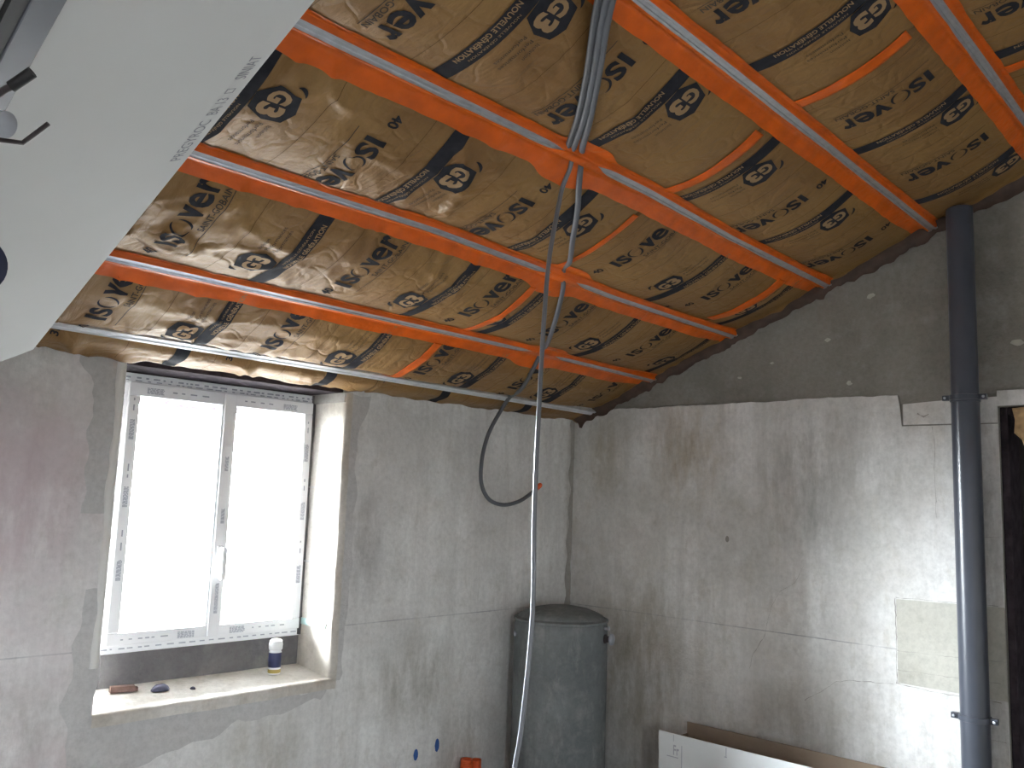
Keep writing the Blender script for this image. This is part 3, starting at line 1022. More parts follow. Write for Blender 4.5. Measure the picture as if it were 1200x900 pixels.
for (st, x0, x1, dr, us, words, bands, lab) in PAN:
    p = panel('insulation_panel', st, x0, x1, 0.0125 if st <= 5 else 0.02, lab)
    lo, hi = UB[st - 1] + 0.035, UB[st] - 0.02
    if st == 1:
        lo = 0.012
    xr = (x0, x1)
    vis = lambda x: x > -3.75
    for x in words:
        if not vis(x):
            continue
        stamp('wordmark', WORD, st, x, us, dr, 0, 0, p, lo, hi, xr, M['ink'], 0.0025)
        stamp('tagline', TAGL, st, x, us, dr, 0, 0, p, lo, hi, xr, M['ink_faint'], 0.0025)
        stamp('size_print', NUM, st, x, us, dr, -0.10, 0.01, p, lo, hi, xr, M['ink'], 0.0025)
        stamp('code_print', CODE, st, x, us, dr, -0.10, 0.01, p, lo, hi, xr, M['ink'], 0.0025)
        stamp('guide_line', GUIDE, st, x, us, dr, 0, -0.21, p, lo, hi, xr, M['guide_ink'], 0.0022)
        stamp('guide_line', GUIDE, st, x, us, dr, 0, 0.13, p, lo, hi, xr, M['guide_ink'], 0.0022)
    for x in bands:
        if not vis(x):
            continue
        b = stamp('print_band', BAND, st, x, us, dr, 0, 0, p, lo, hi, xr, M['ink'], 0.0025)
        if b:
            stamp('band_lettering', BTXT, st, x, us, dr, 0, 0, b, lo, hi, xr, M['kraft_ink'], 0.0038)
        e = stamp('emblem', EMB, st, x, us, dr, 0.01, 0.105, p, lo, hi, xr, M['ink'], 0.0025)
        if e:
            stamp('emblem_figure', EFIG, st, x, us, dr, 0.01, 0.105, e, lo, hi, xr, M['kraft_ink'], 0.0038)
        stamp('caption', CAPT, st, x, us, dr, 0.108, 0.10, p, lo, hi, xr, M['ink_faint'], 0.0025)

# ------------------------------------------------------------------ rails with sealing tape
CROSS = {3: -2.19, 2: -1.60, 1: -1.09}      # where the conduits slip behind a rail: tape patches


def strip_hd(x, u):
    """paper height at any (x,u) with u outside exact borders"""
    u = np.asarray(u, float)
    r = np.zeros_like(np.asarray(x, float) + u)
    for s in range(1, len(UB)):
        ua, ub = ubf(s - 1, x), ubf(s, x)
        k = (u >= ua) & (u <= ub)
        r = np.where(k, hd(x, np.clip(u, ua + 0.001, ub - 0.001), s), r)
    return r


RLAB = {0: 'bare galvanised furring rail above the window, lowest of the sloping ceiling',
        1: 'galvanised rail with orange tape, second up from the window',
        2: 'galvanised rail with orange tape, third up from the window, behind the hanging conduit',
        3: 'galvanised rail with orange tape that the conduit bundle slips behind',
        4: 'galvanised rail with orange tape running down to the top of the waste pipe',
        5: 'galvanised rail with orange tape at the top right corner',
        6: 'galvanised rail with orange tape above the top right corner'}
for i in range(0, 7):
    xs = np.arange(-6.05, -0.01, 0.025)
    xs = np.append(xs, -0.012)
    uc = rail_u(i, xs)
    FO = 0.030
    prof = [(-.023, .004), (-.023, FO), (-.008, FO), (-.005, FO - .003), (.005, FO - .003), (.008, FO), (.023, FO), (.023, .004),
            (.0215, .004), (.0215, FO - .0045), (-.0215, FO - .0045), (-.0215, .004)]
    root = empty('ceiling_rail', cp(-3.0, float(rail_u(i, -3.0)), 0))
    base = np.array(root.location)
    V = []
    sel = np.linspace(0, len(xs) - 1, 40).astype(int)
    for k in sel:
        for (dv, of) in prof:
            V.append(np.array(cp(xs[k], uc[k] + dv, of)) - base)
    n = len(prof)
    F = []
    for a in range(len(sel) - 1):
        for j in range(n):
            F.append((a * n + j, a * n + (j + 1) % n, (a + 1) * n + (j + 1) % n, (a + 1) * n + j))
    F.append(tuple(range(n)))
    F.append(tuple(range((len(sel) - 1) * n, len(sel) * n))[::-1])
    o = mesh_obj('metal_channel', V, F, M['galv_glare' if i == 0 else 'galv'], root)
    fix_normals(o)
    tag(root, RLAB[i], 'ceiling rail', 'furring rails of the sloping ceiling')
    if i == 0:
        continue
    xt = np.arange(-6.05, -0.03, 0.0125)
    ucx = rail_u(i, xt)
    cover = np.exp(-((xt - CROSS.get(i, 99)) / 0.13) ** 4)
    for side in (-1, 1):
        if side < 0:
            vin = -0.015 + 0.004 * pn(xt * 1.7, 0.2, i) + 0.002 * pn(xt * 9, 0.2, i) + 0.026 * cover
            vout = -({1: 0.098, 2: 0.088, 3: 0.096}.get(i, 0.088) + 0.007 * pn(xt * 2.1, 0.6, i + 4) + 0.004 * pn(xt * 13, 0.6, i + 5) + 0.035 * cover)
        else:
            vin = 0.016 + 0.004 * pn(xt * 1.4, 0.8, i + 2) - 0.013 * cover
            vout = 0.048 + 0.006 * pn(xt * 2.6, 0.3, i + 7) + 0.003 * pn(xt * 15, 0.3, i) + 0.04 * cover
        rows = []
        fl = 0.0035 * pn(xt * 3.1, 0.9, i + 11)
        rows.append((vin, np.full_like(xt, FO + 0.0012)))
        rows.append((np.full_like(xt, side * 0.0238), np.full_like(xt, FO + 0.0012)))
        e1 = side * 0.030 + 0 * xt
        rows.append((e1, np.maximum(strip_hd(xt, ucx + e1) + 0.003, 0.014 + fl)))
        for kk in (0.3, 0.6, 0.85, 1.0):
            vv = e1 + (vout - e1) * kk
            rows.append((vv, strip_hd(xt, ucx + vv) + 0.0035 + 0.002 * np.abs(pn(xt * 8, vv * 30, i)) * (kk < 1)))
        V = []
        for (vv, of) in rows:
            u = ucx + vv
            V.append(np.stack([xt, -u * cS - of * sS, H + u * sS - of * cS], -1))
        V = np.concatenate(V) - base
        nn = len(xt)
        F = [(r * nn + k, r * nn + k + 1, (r + 1) * nn + k + 1, (r + 1) * nn + k) for r in range(len(rows) - 1) for k in range(nn - 1)]
        o = mesh_obj('sealing_tape', V, F, M['tape'], root, True)
        o['label'] = 'orange sealing tape along the rail'


# ------------------------------------------------------------------ short tape strips over the panel seams
def seam_tape(strip, xs_, w, label, seed, lean=0.0, u0=None, u1=None):
    a = (UB[strip - 1] + 0.05) if u0 is None else u0
    b = (UB[strip] - 0.105) if u1 is None else u1
    n = 44
    us = np.linspace(a, b, n)
    V = []
    for kk in np.linspace(-1, 1, 7):
        x = xs_ + lean * (us - (a + b) / 2) + kk * (w / 2) * (1 + 0.22 * pn(us * 9, kk * 0.3, seed)) + 0.006 * pn(us * 5, 0.2, seed + 2)
        of = hd(x, us, strip) + 0.0045 + 0.003 * np.abs(pn(us * 14, kk * 2, seed + 4)) * (abs(kk) < 0.9)
        V.append(np.stack([x, -us * cS - of * sS, H + us * sS - of * cS], -1))
    V = np.concatenate(V)
    loc = Vector(cp(xs_, (a + b) / 2, 0.03))
    F = [(r * n + k, r * n + k + 1, (r + 1) * n + k + 1, (r + 1) * n + k) for r in range(6) for k in range(n - 1)]
    o = mesh_obj('tape_strip', V - np.array(loc), F, M['tape'], None, True)
    o.location = loc
    sol = o.modifiers.new('thickness', 'SOLIDIFY')
    sol.thickness = 0.0008
    tag(o, label, 'tape', 'orange tape over panel seams')


seam_tape(1, -1.765, 0.055, 'crumpled orange tape strip over the seam nearest the window, lowest strip', 1, 0.06, 0.20, 0.60)
seam_tape(2, -1.695, 0.045, 'orange tape strip over the seam in the second strip, left of the hanging conduit', 2, 0.02)
seam_tape(3, -1.705, 0.035, 'narrow orange tape strip over the seam in the third strip behind the conduits', 3)
seam_tape(3, -0.42, 0.075, 'wide orange tape strip near the gable wall in the third strip', 4, 0.05)
seam_tape(4, -1.685, 0.060, 'orange tape strip over the seam in the fourth strip, right of the conduit bundle', 5)
seam_tape(5, -1.665, 0.060, 'orange tape strip over the seam in the fifth strip at the top of the picture', 6)
seam_tape(6, -1.045, 0.060, 'orange tape strip at the far right top corner', 7)


# ragged brown strip painting the shade and dirt where insulation meets the gable
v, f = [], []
nshade = 220
for k in range(nshade + 1):
    u = 0.02 + k / nshade * 4.0
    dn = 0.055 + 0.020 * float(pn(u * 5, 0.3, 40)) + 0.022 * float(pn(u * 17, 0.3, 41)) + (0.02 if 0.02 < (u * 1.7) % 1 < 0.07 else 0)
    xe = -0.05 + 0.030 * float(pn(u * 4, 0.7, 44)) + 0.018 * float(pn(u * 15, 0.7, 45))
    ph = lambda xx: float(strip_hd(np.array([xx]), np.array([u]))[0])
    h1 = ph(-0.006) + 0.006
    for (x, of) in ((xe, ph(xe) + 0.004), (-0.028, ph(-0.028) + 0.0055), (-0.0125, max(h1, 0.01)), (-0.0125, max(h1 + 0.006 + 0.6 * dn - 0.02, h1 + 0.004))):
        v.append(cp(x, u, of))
for k in range(nshade):
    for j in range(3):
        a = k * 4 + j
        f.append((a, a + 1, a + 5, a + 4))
o = mesh_obj('edge_shade_strip', v, f, simple('brown_edge_shade', (0.075, 0.045, 0.032), 0.7, var=0.3, vscale=15), None, True)
tag(o, 'ragged dark brown strip painted for shade and dirt between insulation and gable wall', 'membrane')

# ------------------------------------------------------------------ conduits
def cpt(x, u, lift):
    h = float(strip_hd(np.array([x]), np.array([u]))[0])
    return cp(x, u, h + lift)


for k, (dx, rr, mt, lab) in enumerate(((-0.028, .0105, 'conduit_dark', 'leftmost dark grey conduit of the bundle at the top of the ceiling'),
                                       (0.0, .0115, 'conduit', 'middle grey conduit of the bundle at the top of the ceiling'))):
    pts = [cp(-3.50 + dx, 3.35, .11), cp(-3.10 + dx, 2.86, .10), cp(-2.86 + dx, 2.58, .09), cp(-2.715 + dx, 2.40, .085), cp(-2.54 + dx, 2.22, .080), cp(-2.39 + dx, 2.06, .065), cp(-2.285 + dx, 1.945, .034), cp(-2.225 + dx, 1.885, 0.010)]
    tag(MB().tube(pts, rr).build('electrical_conduit', M[mt], None, True), lab, 'conduit', 'grey conduits on the insulation')
# hanging conduit, out of the bundle and straight down to the floor
pts = [cp(-2.235, 1.90, .012), cp(-2.19, 1.84, .03), cp(-2.165, 1.775, .055), (-2.166, -1.655, 2.80), (-2.176, -1.625, 2.60), (-2.184, -1.616, 2.40), (-2.189, -1.608, 2.036), (-2.191, -1.604, 1.677),
       (-2.188, -1.608, 1.33), (-2.203, -1.592, 0.99), (-2.217, -1.576, 0.824), (-2.245, -1.55, 0.55), (-2.28, -1.52, 0.2), (-2.32, -1.48, 0.012), (-2.45, -1.42, 0.012)]
tag(MB().tube(pts, 0.0085, 12).build('hanging_conduit', M['cable_light'], None, True), 'light grey conduit hanging straight down from the ceiling to the floor', 'conduit')
# conduit that threads behind three rails and ends in a loop on the window wall
pts = [cp(-3.475, 3.35, .11), cp(-3.075, 2.86, .10), cp(-2.835, 2.58, .09), cp(-2.69, 2.40, .085), cp(-2.515, 2.22, .080), cp(-2.36, 2.06, .065), cp(-2.245, 1.945, .034), cp(-2.17, 1.885, .010), cpt(-2.10, 1.80, .012), cpt(-2.00, 1.70, .014), cpt(-1.86, 1.55, .012), cpt(-1.72, 1.42, .012), cp(-1.63, 1.32, .012), cpt(-1.53, 1.22, .012), cpt(-1.40, 1.05, .012),
       cpt(-1.22, 0.83, .012), cp(-1.10, 0.70, .012), cpt(-1.05, 0.58, .012), cpt(-0.95, 0.38, .012), cpt(-0.86, 0.21, .012), cp(-0.84, 0.13, .05), (-0.87, -0.13, 2.20),
       (-0.935, -0.14, 2.12), (-0.984, -0.15, 2.04), (-1.012, -0.15, 1.93), (-1.010, -0.15, 1.80), (-0.945, -0.15, 1.71), (-0.83, -0.15, 1.680), (-0.70, -0.15, 1.70), (-0.60, -0.15, 1.745), (-0.53, -0.15, 1.79)]
lc = MB().tube(pts, 0.0115, 12).build('looped_conduit', M['conduit'], None, True)
tag(lc, 'dark grey conduit looping over the window wall with an orange end cap', 'conduit')
d = (Vector(pts[-1]) - Vector(pts[-2])).normalized()
o = MB().lathe(Vector(pts[-1]) - d * 0.012, d, [(0.013, 0), (0.016, 0.004), (0.016, 0.03), (0.012, 0.045), (0.004, 0.05)], 14).build('end_cap', M['orange_pvc'], lc, True)
o['label'] = 'orange end cap'

# ------------------------------------------------------------------ waste pipe
PX, PY, PR = -0.105, -2.415, 0.0605
root = empty('waste_pipe', (PX, PY, 0))
tag(root, 'tall grey plastic waste pipe standing against the gable wall', 'pipe')
ztop = H - PY * math.tan(S) - 0.035
MB().lathe((PX, PY, 0), (0, 0, 1), [(PR, 0), (PR, 2.20), (PR, 2.262)], 40).build('lower_tube', M['pipe'], root, True)
MB().lathe((PX, PY, 2.255), (0, 0, 1), [(PR - .001, 0), (PR - .002, ztop - 2.255)], 40).build('upper_tube', M['pipe'], root, True)
MB().lathe((PX, PY, 2.24), (0, 0, 1), [(PR + .001, 0), (PR + .0045, .003), (PR + .0045, .022), (PR + .001, .026)], 40).build('coupling_ring', M['pipe'], root, True)
for zc in (0.825, 2.262):
    r2 = PR + 0.004
    c = MB().lathe((PX, PY, zc - 0.012), (0, 0, 1), [(r2, 0), (r2 + .003, .001), (r2 + .003, .023), (r2, .024)], 40).build('pipe_clamp', M['pipe'], root, True)
    c['label'] = 'pipe clamp ring with bolted lugs'
    pb = parent_base(c)
    for sgn in (-1, 1):
        mb = MB().box(PX - 0.02, PX + 0.004, PY + sgn * (r2 - .002), PY + sgn * (r2 + 0.030), zc - 0.012, zc + 0.012)
        mb.v = [tuple(Vector(q) - pb + c.location + root.location * 0 + Vector(c.location)) for q in mb.v]
        ob = mesh_obj('clamp_lug', mb.v, mb.f, M['pipe'], c)
        sb = MB().lathe(Vector((PX - 0.02, PY + sgn * (r2 + 0.018), zc)), (-1, 0, 0), [(0.006, 0), (0.006, 0.006), (0.003, 0.007)], 10)
        mesh_obj('clamp_bolt', [tuple(Vector(q) - pb) for q in sb.v], sb.f, M['galv_matt'], c)
    mb = MB().box(PX + r2 - 0.002, -0.001, PY - 0.008, PY + 0.008, zc - 0.008, zc + 0.008)
    mesh_obj('wall_stud', [tuple(Vector(q) - pb) for q in mb.v], mb.f, M['galv_matt'], c)

# ------------------------------------------------------------------ water tank in the corner
TX, TY, TR = -0.515, -0.35, 0.268
root = empty('water_tank', (TX, TY, 0))
tag(root, 'grey dusty cylindrical water tank standing in the corner', 'water tank')
MB().lathe((TX, TY, 0.04), (0, 0, 1), [(TR - .02, 0), (TR, .02), (TR, .5), (TR, .96), (TR - .004, .99), (TR - .02, 1.015)], 56).build('shell', M['tank'], root, True)
dome = [(TR - .02, 1.055), (TR - .03, 1.068), (TR - .06, 1.083), (TR - .11, 1.100), (TR - .17, 1.112), (TR - .22, 1.118), (0.01, 1.120)]
MB().lathe((TX, TY, 0), (0, 0, 1), dome, 56).build('domed_top', M['tank'], root, True)
MB().lathe((TX, TY, 1.035), (0, 0, 1), [(TR - .002, 0), (TR + .004, .004), (TR + .004, .012), (TR - .012, .02)], 56).build('rim_seam', M['tank'], root, True)
for k in range(3):
    a = 0.5 + k * 2.094
    MB().lathe((TX + 0.2 * math.cos(a), TY + 0.2 * math.sin(a), 0), (0, 0, 1), [(.02, 0), (.02, .05)], 12).build('foot', M['dark_steel'], root, True)
dv = Vector((0.60, -0.80, 0)).normalized()
dv = Vector((0.30, -0.95, 0)).normalized()
pz = Vector((TX, TY, 0.955)) + dv * (TR - 0.005)
va = MB().lathe(pz, dv, [(.026, 0), (.026, .012), (.018, .014), (.018, .036)], 16).build('valve_stub', M['dark_steel'], root, True)
kb = MB().lathe(pz + dv * 0.034 - Vector((TX, TY, 0)), dv, [(.025, 0), (.031, .003), (.031, .016), (.026, .021), (.010, .022)], 18)
kn = mesh_obj('valve_cap', kb.v, kb.f, M['galv_matt'], va, True)
kn['label'] = 'round grey cap of the tank valve'
pz2 = Vector((TX, TY, 1.012)) + dv * (TR - 0.002)
MB().lathe(pz2, dv, [(.008, 0), (.008, .02), (.012, .021), (.012, .027)], 10).build('bolt', M['galv_matt'], root, True)
dl = Vector((-0.80, 0.52, 0)).normalized()
MB().lathe(Vector((TX, TY, 0.96)) + dl * (TR - .004), dl, [(.016, 0), (.016, .012), (.010, .014)], 12).build('bolt', M['galv_matt'], root, True)

# ------------------------------------------------------------------ window
root = empty('window_1', (-2.355, WD, 0.985))
tag(root, 'bright white two-leaf plastic window with printed protective film', 'window', kind='structure')
fx0, fx1, fz0, fz1 = -2.875, -1.835, 0.985, 2.22


def frame4(x0, x1, z0, z1, w, y0, y1, wl=None, wr=None, wt=None, wb=None):
    wl = wl or w; wr = wr or w; wt = wt or w; wb = wb or w
    m = MB()
    m.box(x0, x1, y0, y1, z0, z0 + wb).box(x0, x1, y0, y1, z1 - wt, z1)
    m.box(x0, x0 + wl, y0, y1, z0 + wb, z1 - wt).box(x1 - wr, x1, y0, y1, z0 + wb, z1 - wt)
    return m


frame4(fx0, fx1, fz0, fz1, 0.045, WD, WD + 0.075).build('outer_frame', M['pvc'], root, bevel=0.003)
for (a, b, nm) in ((fx0 + 0.035, -2.352, 'l'), (-2.348, fx1 - 0.035, 'r')):
    sh = frame4(a, b, fz0 + 0.036, fz1 - 0.040, 0.05, WD - 0.016, WD + 0.05,
                wl=(0.052 if nm == 'l' else 0.040), wr=(0.036 if nm == 'l' else 0.047), wt=0.062, wb=0.054).build('sash', M['pvc'], root, bevel=0.004)
    g = MB().box(a + 0.03, b - 0.03, WD + 0.018, WD + 0.022, fz0 + 0.07, fz1 - 0.08)
    pb = parent_base(sh)
    gp = mesh_obj('glass_pane', [tuple(Vector(q) - pb) for q in g.v], g.f, M['glass'], sh)
    gp['label'] = 'clear glass pane'
mc = MB().box(-2.378, -2.318, WD - 0.026, WD - 0.014, fz0 + 0.04, fz1 - 0.045).build('meeting_stile', M['pvc'], root, bevel=0.004)
hb = MB().box(-2.364, -2.334, WD - 0.036, WD - 0.026, 1.36, 1.445).build('handle', M['pvc_white'], root, bevel=0.004)
pb = parent_base(hb)
m = MB().lathe((-2.349, WD - 0.036, 1.425), (0, -1, 0), [(0.012, 0), (0.012, 0.03)], 14).obox((-2.349, WD - 0.072, 1.425), (1, 0, 0), (0, 1, 0), (0, 0, 1), -0.011, 0.011, -0.008, 0.01, -0.135, 0.014)
mesh_obj('handle_lever', [tuple(Vector(q) - pb) for q in m.v], m.f, M['pvc_white'], hb)
# printed protective film: rows of small grey lettering dashes and text blocks
rnd = random.Random(11)
pr = MB()


def hrow(x0, x1, z, y, h):
    x = x0
    while x < x1 - 0.02:
        w = rnd.uniform(0.008, 0.035)
        pr.box(x, min(x + w, x1), y - 0.0006, y, z - h / 2 * rnd.uniform(.6, 1), z + h / 2)
        x += w + rnd.uniform(0.010, 0.03)


def vrow(z0, z1, x, y, h):
    z = z0
    while z < z1 - 0.02:
        w = rnd.uniform(0.008, 0.035)
        pr.box(x - h / 2, x + h / 2, y - 0.0006, y, z, min(z + w, z1))
        z += w + rnd.uniform(0.012, 0.035)


def block(x0, x1, z0, z1, y, vert=False):
    n = 5
    if not vert:
        for k in range(n):
            hh = (z1 - z0) / n
            hrow2 = x0
            while hrow2 < x1 - .004:
                w = rnd.uniform(.008, .018)
                pr.box(hrow2, min(hrow2 + w, x1), y - .0006, y, z0 + k * hh, z0 + k * hh + hh * .72)
                hrow2 += w + .003
    else:
        for k in range(n):
            hh = (x1 - x0) / n
            q = z0
            while q < z1 - .004:
                w = rnd.uniform(.008, .018)
                pr.box(x0 + k * hh, x0 + k * hh + hh * .72, y - .0006, y, q, min(q + w, z1))
                q += w + .003


ys, yo = WD - 0.0165, WD - 0.0005
hrow(fx0 + .02, fx1 - .02, fz1 - .020, yo, .008)
hrow(fx0 + .02, fx1 - .02, fz1 - .033, yo, .005)
hrow(fx0 + .02, fx1 - .02, fz0 + .020, yo, .006)
vrow(fz0 + .05, fz1 - .06, fx1 - .018, yo, .004)
vrow(fz0 + .05, fz1 - .06, fx0 + .018, yo, .004)
block(-2.76, -2.68, fz1 - .088, fz1 - .060, ys)
hrow(-2.64, -2.42, fz1 - .072, ys, .007)
hrow(-2.27, -2.10, fz1 - .072, ys, .007)
block(-2.05, -1.97, fz1 - .090, fz1 - .062, ys)
block(-2.52, -2.44, fz0 + .045, fz0 + .075, ys)
hrow(-2.78, -2.55, fz0 + .060, ys, .006)
block(-2.26, -2.18, fz0 + .046, fz0 + .076, ys)
hrow(-2.14, -1.96, fz0 + .062, ys, .006)
for zc in (1.30, 1.62, 1.92):
    block(-2.826, -2.804, zc, zc + .09, ys, True)
    block(-1.906, -1.884, zc - .05, zc + .04, ys, True)
    vrow(zc + .13, zc + .22, -2.815, ys, .006)
    vrow(zc + .10, zc + .20, -1.895, ys, .006)
for zc in (1.13, 1.20, 1.55, 1.80):
    block(-2.356, -2.338, zc, zc + .07, WD - 0.0265, True)
pr.build('film_print', M['film_ink'], root)['kind'] = 'stuff'

# ------------------------------------------------------------------ small things on the sill
zs = lambda y: 0.812 + 0.033 * max(0, y) / WD + 0.002
bx, by = -2.062, 0.165
bz = zs(by)
root = empty('glue_bottle', (bx, by, bz))
tag(root, 'small white bottle with navy label on the window sill', 'bottle')
MB().lathe((bx, by, bz), (0, 0, 1), [(.026, 0), (.030, .004), (.030, .105), (.026, .114), (.018, .118)], 24).build('body', M['pvc_white'], root, True)
MB().lathe((bx, by, bz + .034), (0, 0, 1), [(.0304, 0), (.0308, .001), (.0308, .068), (.0304, .069)], 24).build('label_wrap', M['navy_label'], root, True)
MB().lathe((bx, by, bz + .008), (0, 0, 1), [(.0304, 0), (.0306, .001), (.0306, .016), (.0304, .017)], 24).build('lower_label', M['yellow_label'], root, True)
MB().lathe((bx, by, bz + .115), (0, 0, 1), [(.030, 0), (.033, .004), (.034, .028), (.030, .044), (.018, .051)], 24).build('cap', M['pvc_white'], root, True)

wx, wy = -2.775, 0.20
o = MB()
o.obox((wx, wy, zs(wy)), (0.97, -0.24, 0), (0.24, 0.97, 0), (0, 0, 1), -.055, .045, -.018, .018, 0, .026)
o.obox((wx, wy, zs(wy)), (0.97, -0.24, 0), (0.24, 0.97, 0), (0, 0, 1), .045, .058, -.012, .014, 0, .018)
tag(o.build('wood_offcut', M['brown_wood'], None, bevel=0.003), 'brown wooden offcut at the left end of the window sill', 'offcut')
rx, ry = -2.63, 0.16
v, f = [], []
rb = MB().lathe((rx, ry, zs(ry) - .003), (0, 0, 1), [(.030, 0), (.034, .006), (.028, .018), (.016, .027), (.004, .029)], 14)
rb.v = [(rx + (p[0] - rx) * (1.25 + .3 * float(pn(p[0] * 60, p[1] * 60))), ry + (p[1] - ry) * (.8 + .3 * float(pn(p[0] * 50, p[1] * 70, 3))), p[2] + .004 * float(pn(p[0] * 80, p[1] * 80, 5)) * (p[2] > zs(ry) + .004)) for p in rb.v]
tag(rb.build('rag_lump', M['rag'], None, True), 'small crumpled dark blue lump on the window sill', 'rag')
cx, cy = -2.50, 0.12
rb = MB().lathe((cx, cy, zs(cy) - .002), (0.2, 0.1, 1), [(.010, 0), (.013, .003), (.009, .009), (.003, .012)], 8)
tag(rb.build('mortar_crumb', M['rag'], None, True), 'tiny dark crumb in the middle of the window sill', 'crumb')

# ------------------------------------------------------------------ long open carton by the gable wall
X0, X1, Y0, Y1, ZT = -0.405, -0.125, -0.955, -2.20, 0.53
root = empty('cardboard_box', ((X0 + X1) / 2, (Y0 + Y1) / 2, 0))
tag(root, 'long open cardboard box, white outside and brown inside, below the gable wall', 'box')
MB().box(X0, X1, Y1, Y0, 0.002, 0.010).build('bottom_panel', M['cardboard'], root)
MB().box(X0 - .004, X0, Y1, Y0, 0.002, ZT).build('front_panel', M['card_white'], root)
MB().box(X0, X0 + .003, Y1, Y0, 0.010, ZT - .001).build('front_liner', M['cardboard'], root)
MB().box(X1 - .006, X1, Y1, Y0, 0.002, ZT).build('rear_panel', M['cardboard'], root)
MB().box(X0 + .003, X1 - .006, Y0 - .006, Y0, 0.010, ZT - .06).build('end_panel', M['cardboard'], root)
MB().box(X0 + .003, X1 - .006, Y1, Y1 + .006, 0.010, ZT - .06).build('end_panel', M['cardboard'], root)
pm = MB()
vv, ff = fit_box(font_mesh('Fr', 1, 0.02), 0, 0.035, 0, 0.05)
pm.add([(X0 - .0048, -1.045 - p[0], ZT - .105 + p[1]) for p in vv], ff)
pm.box(X0 - .0048, X0 - .0042, -1.075, -1.005, ZT - .118, ZT - .114)
pm.box(X0 - .0048, X0 - .0042, -1.098, -1.094, ZT - .16, ZT - .05)
pm.box(X0 - .0048, X0 - .0042, -1.048, -1.045, ZT - .038, ZT - .005)
pm.box(X0 - .0048, X0 - .0042, -1.354, -1.350, ZT - .05, ZT - .005)
pm.box(X0 - .0048, X0 - .0042, -1.356, -1.342, ZT - .053, ZT - .048)
pm.build('print', M['film_ink'], root)

# ------------------------------------------------------------------ orange conduit ends at the foot of the wall
for k, (x, y, z, r, lab) in enumerate(((-0.955, -0.06, 0.285, .034, 'left end of orange flexible conduit at the foot of the window wall'),
                                       (-0.865, -0.06, 0.268, .030, 'right end of orange flexible conduit at the foot of the window wall'))):
    m = MB()
    prof = [(r * 0.6, 0)]
    L = 34
    for q in range(L):
        h = q / L * z
        prof += [(r, h + .001), (r, h + z / L * .5), (r * .86, h + z / L * .6), (r * .86, h + z / L * .95)]
    prof += [(r, z), (r * .75, z), (r * .72, z - .03), (r * .1, z - .031)]
    m.lathe((x, y, 0), (0.03 * (1 - 2 * k), 0, 1), prof, 18)
    tag(m.build('orange_conduit', M['orange_pvc'], None, True), lab, 'conduit', 'orange conduits by the tank')

# ------------------------------------------------------------------ plasterboard on a lift
A0 = Vector((-3.578, -0.807, 2.133))
dd = Vector((-.013, -.932, .361)).normalized()
ee = Vector((-.86, -.174, -.479))
ee = (ee - dd * ee.dot(dd)).normalized()
nn_ = dd.cross(ee).normalized()
if nn_.z > 0:
    nn_ = -nn_                    # towards the room
BL, BW, BT = 2.5, 1.2, 0.0125
root = empty('plasterboard_sheet', A0)
tag(root, 'large pale plasterboard sheet held up on a lift below the ceiling', 'plasterboard')
m = MB()
sec = [(0, 0.0018), (0.006, 0.0014), (0.05, 0.0), (BW - .05, 0.0), (BW - .006, .0014), (BW, .0018), (BW, BT), (0, BT)]
k = len(sec)
v = [A0 + dd * a + ee * e - nn_ * t for a in (-0.04, BL) for (e, t) in sec]
f = [tuple(range(k)), tuple(range(k, 2 * k))[::-1]] + [(i, i + k, (i + 1) % k + k, (i + 1) % k) for i in range(k)]
m.add(v, f)
fix_normals(m.build('board', M['board'], root))
# printed line along the tapered edge
for tv in (fit_box(font_mesh('PREGYROC', 1, 0.0), 0, .155, 0, .020), fit_box(font_mesh('BA 13', 1, 0.0), .175, .235, 0, .020),
           join2(rect2(.252, .268, .002, .004), rect2(.252, .268, .016, .018), rect2(.252, .254, .004, .016), rect2(.266, .268, .004, .016)),
           fit_box(font_mesh('SINIAT', 1, 0.0), .30, .375, 0, .020)):
    pm = MB()
    pm.add([A0 + dd * (0.985 + p[0]) + ee * (0.026 + p[1] * 1.6) + nn_ * 0.0006 for p in tv[0]], tv[1])
    pm.build('edge_print', M['board_ink'], root)

# the lift: tripod, mast, head with long beam, cross arms, hooks
ctr = A0 + dd * 1.22 + ee * 0.78 + nn_ * 0.08
mast = Vector((-4.30, -2.12, 0))
root = empty('board_lift', (mast.x, mast.y, 0))
tag(root, 'grey drywall lift with dark hooks carrying the plasterboard at the left edge', 'drywall lift')
m = MB().obox(A0, dd, ee, nn_, -0.07, 2.35, 0.570, 0.628, 0.001, 0.012)
m.build('long_beam', M['lift_beam'], root, bevel=0.003)
MB().obox(A0, dd, ee, nn_, 0.0, 2.32, 0.6285, 0.655, 0.001, 0.010).build('rubber_strip', M['black_rubber'], root)
for dpos in (-0.068, 2.20):
    MB().obox(A0, dd, ee, nn_, dpos - .015, dpos + .015, 0.15, 1.05, 0.045, 0.075).build('cross_arm', M['lift_paint'], root, bevel=0.003)
for epos in (0.16, 1.04):
    P0 = A0 - dd * 0.068 + ee * epos
    MB().tube([P0 + nn_ * .06, P0 + nn_ * .02 - dd * .004, P0 - nn_ * .012, P0 - nn_ * .014 + dd * .012], .007, 10, 5).build('board_hook', M['dark_steel'], root, True)
    P0 = A0 + dd * 2.20 + ee * epos
    MB().tube([P0 + nn_ * .045, P0 + nn_ * .02, P0 + nn_ * .002], .008, 10, 4).build('rest_pad', M['black_rubber'], root, True)
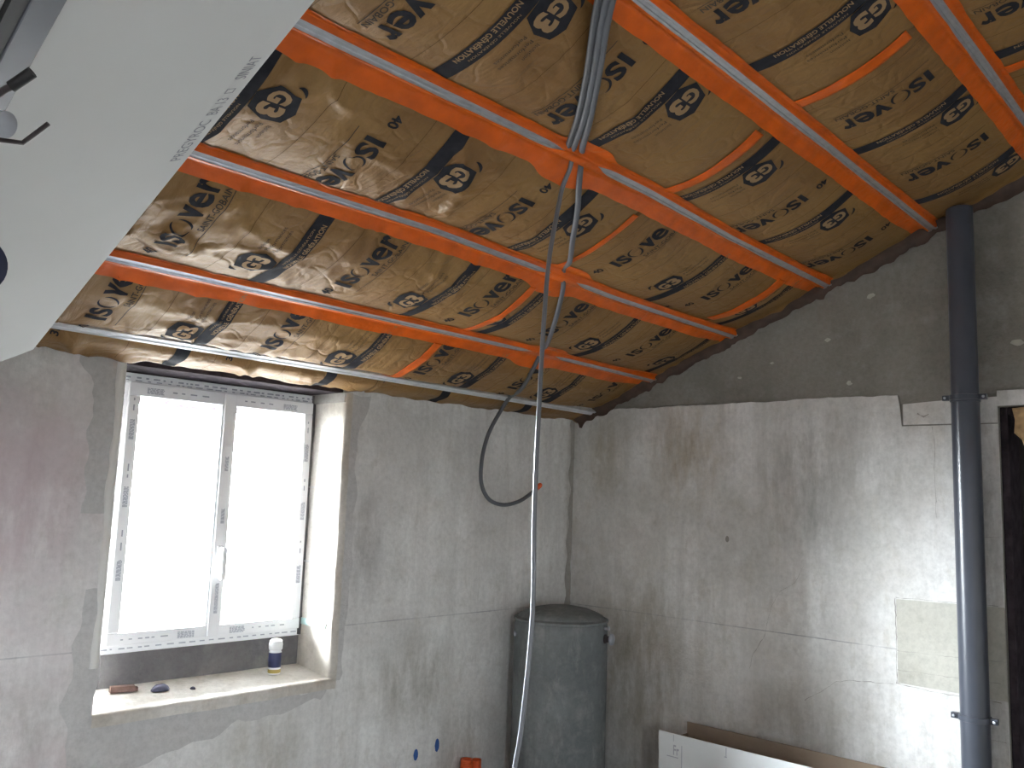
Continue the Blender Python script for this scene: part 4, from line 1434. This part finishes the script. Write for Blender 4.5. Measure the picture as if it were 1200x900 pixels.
# tilting bracket under the beam
MB().obox(ctr, dd, ee, nn_, -.09, .09, -.03, .03, -.045, .02).build('tilt_bracket', M['lift_paint'], root, bevel=0.004)
top_z = ctr.z - 0.02
MB().lathe((mast.x, mast.y, 0.25), (0, 0, 1), [(.032, 0), (.032, 0.95), (.026, .955), (.026, top_z - 0.30)], 20).build('mast', M['lift_paint'], root, True)
MB().obox((mast.x, mast.y, top_z - 0.05), (1, 0, 0), (0, 1, 0), (0, 0, 1), -.045, .045, -.045, .045, -.06, .06).build('mast_head', M['lift_paint'], root, bevel=0.005)
# locking hardware seen against the board
g0, g1 = Vector((-4.145, -2.375, 2.25)), Vector((-4.129, -2.395, 2.269))
g0 = g0 - (g1 - g0) * 0.1
MB().tube([g0, g1], .0078, 14, 2, False).build('rubber_grip', M['black_rubber'], root, True)
MB().tube([Vector((-4.26, -2.20, top_z - .03)), g0 + (g0 - g1) * 1.2, g0], .005, 10, 5).build('grip_rod', M['dark_steel'], root, True)
fd = (Vector((-4.4827, -3.6379, 1.7249)) - Vector((-4.118, -2.278, 2.229))).normalized()
MB().lathe(Vector((-4.128, -2.285, 2.227)), (0.45, -0.85, -0.3), [(.017, 0), (.019, .002), (.019, .006), (.012, .008)], 24).build('pivot_disc', M['galv_matt'], root, True)
MB().tube([Vector((-4.20, -2.24, 2.19)), Vector((-4.118, -2.243, 2.2175)), Vector((-4.083, -2.224, 2.2295)), Vector((-4.0725, -2.240, 2.243)), Vector((-4.061, -2.259, 2.258))], .0036, 10, 4, False).build('locking_pin', M['dark_steel'], root, True)
MB().lathe(Vector((-4.03, -1.835, 2.115)), (0.30, -0.92, -0.2), [(.030, 0), (.050, .006), (.053, .016), (.048, .026), (.02, .03)], 28).build('tilt_knob', M['navy_plastic'], root, True)
MB().tube([Vector((-4.03, -1.835, 2.115)), Vector((-4.10, -1.70, 2.12)), A0 + dd * 1.0 + ee * .60 + nn_ * .04], .010, 10, 4).build('knob_stem', M['dark_steel'], root, True)
# winch, tripod and castors (left of the frame)
MB().lathe((mast.x - .03, mast.y - .05, 1.05), (0, -1, 0), [(.05, 0), (.05, .05), (.02, .055)], 20).build('winch_drum', M['dark_steel'], root, True)
MB().lathe((mast.x - .03, mast.y - .11, 1.05), (0, -1, 0), [(.12, 0), (.13, .01), (.12, .02)], 28).build('winch_wheel', M['navy_plastic'], root, True)
for k in range(3):
    a = math.radians(200 + 120 * k)
    p = Vector((mast.x + .62 * math.cos(a), mast.y + .62 * math.sin(a), 0.11))
    lg = MB().tube([Vector((mast.x, mast.y, .30)), p], .018, 12, 2, False).build('tripod_leg', M['lift_paint'], root, True)
    MB().lathe(Vector((p.x - .02 * math.sin(a), p.y + .02 * math.cos(a), 0.05)), (math.sin(a), -math.cos(a), 0), [(.03, 0), (.05, .004), (.05, .036), (.03, .04)], 20).build('castor', M['black_rubber'], root, True)
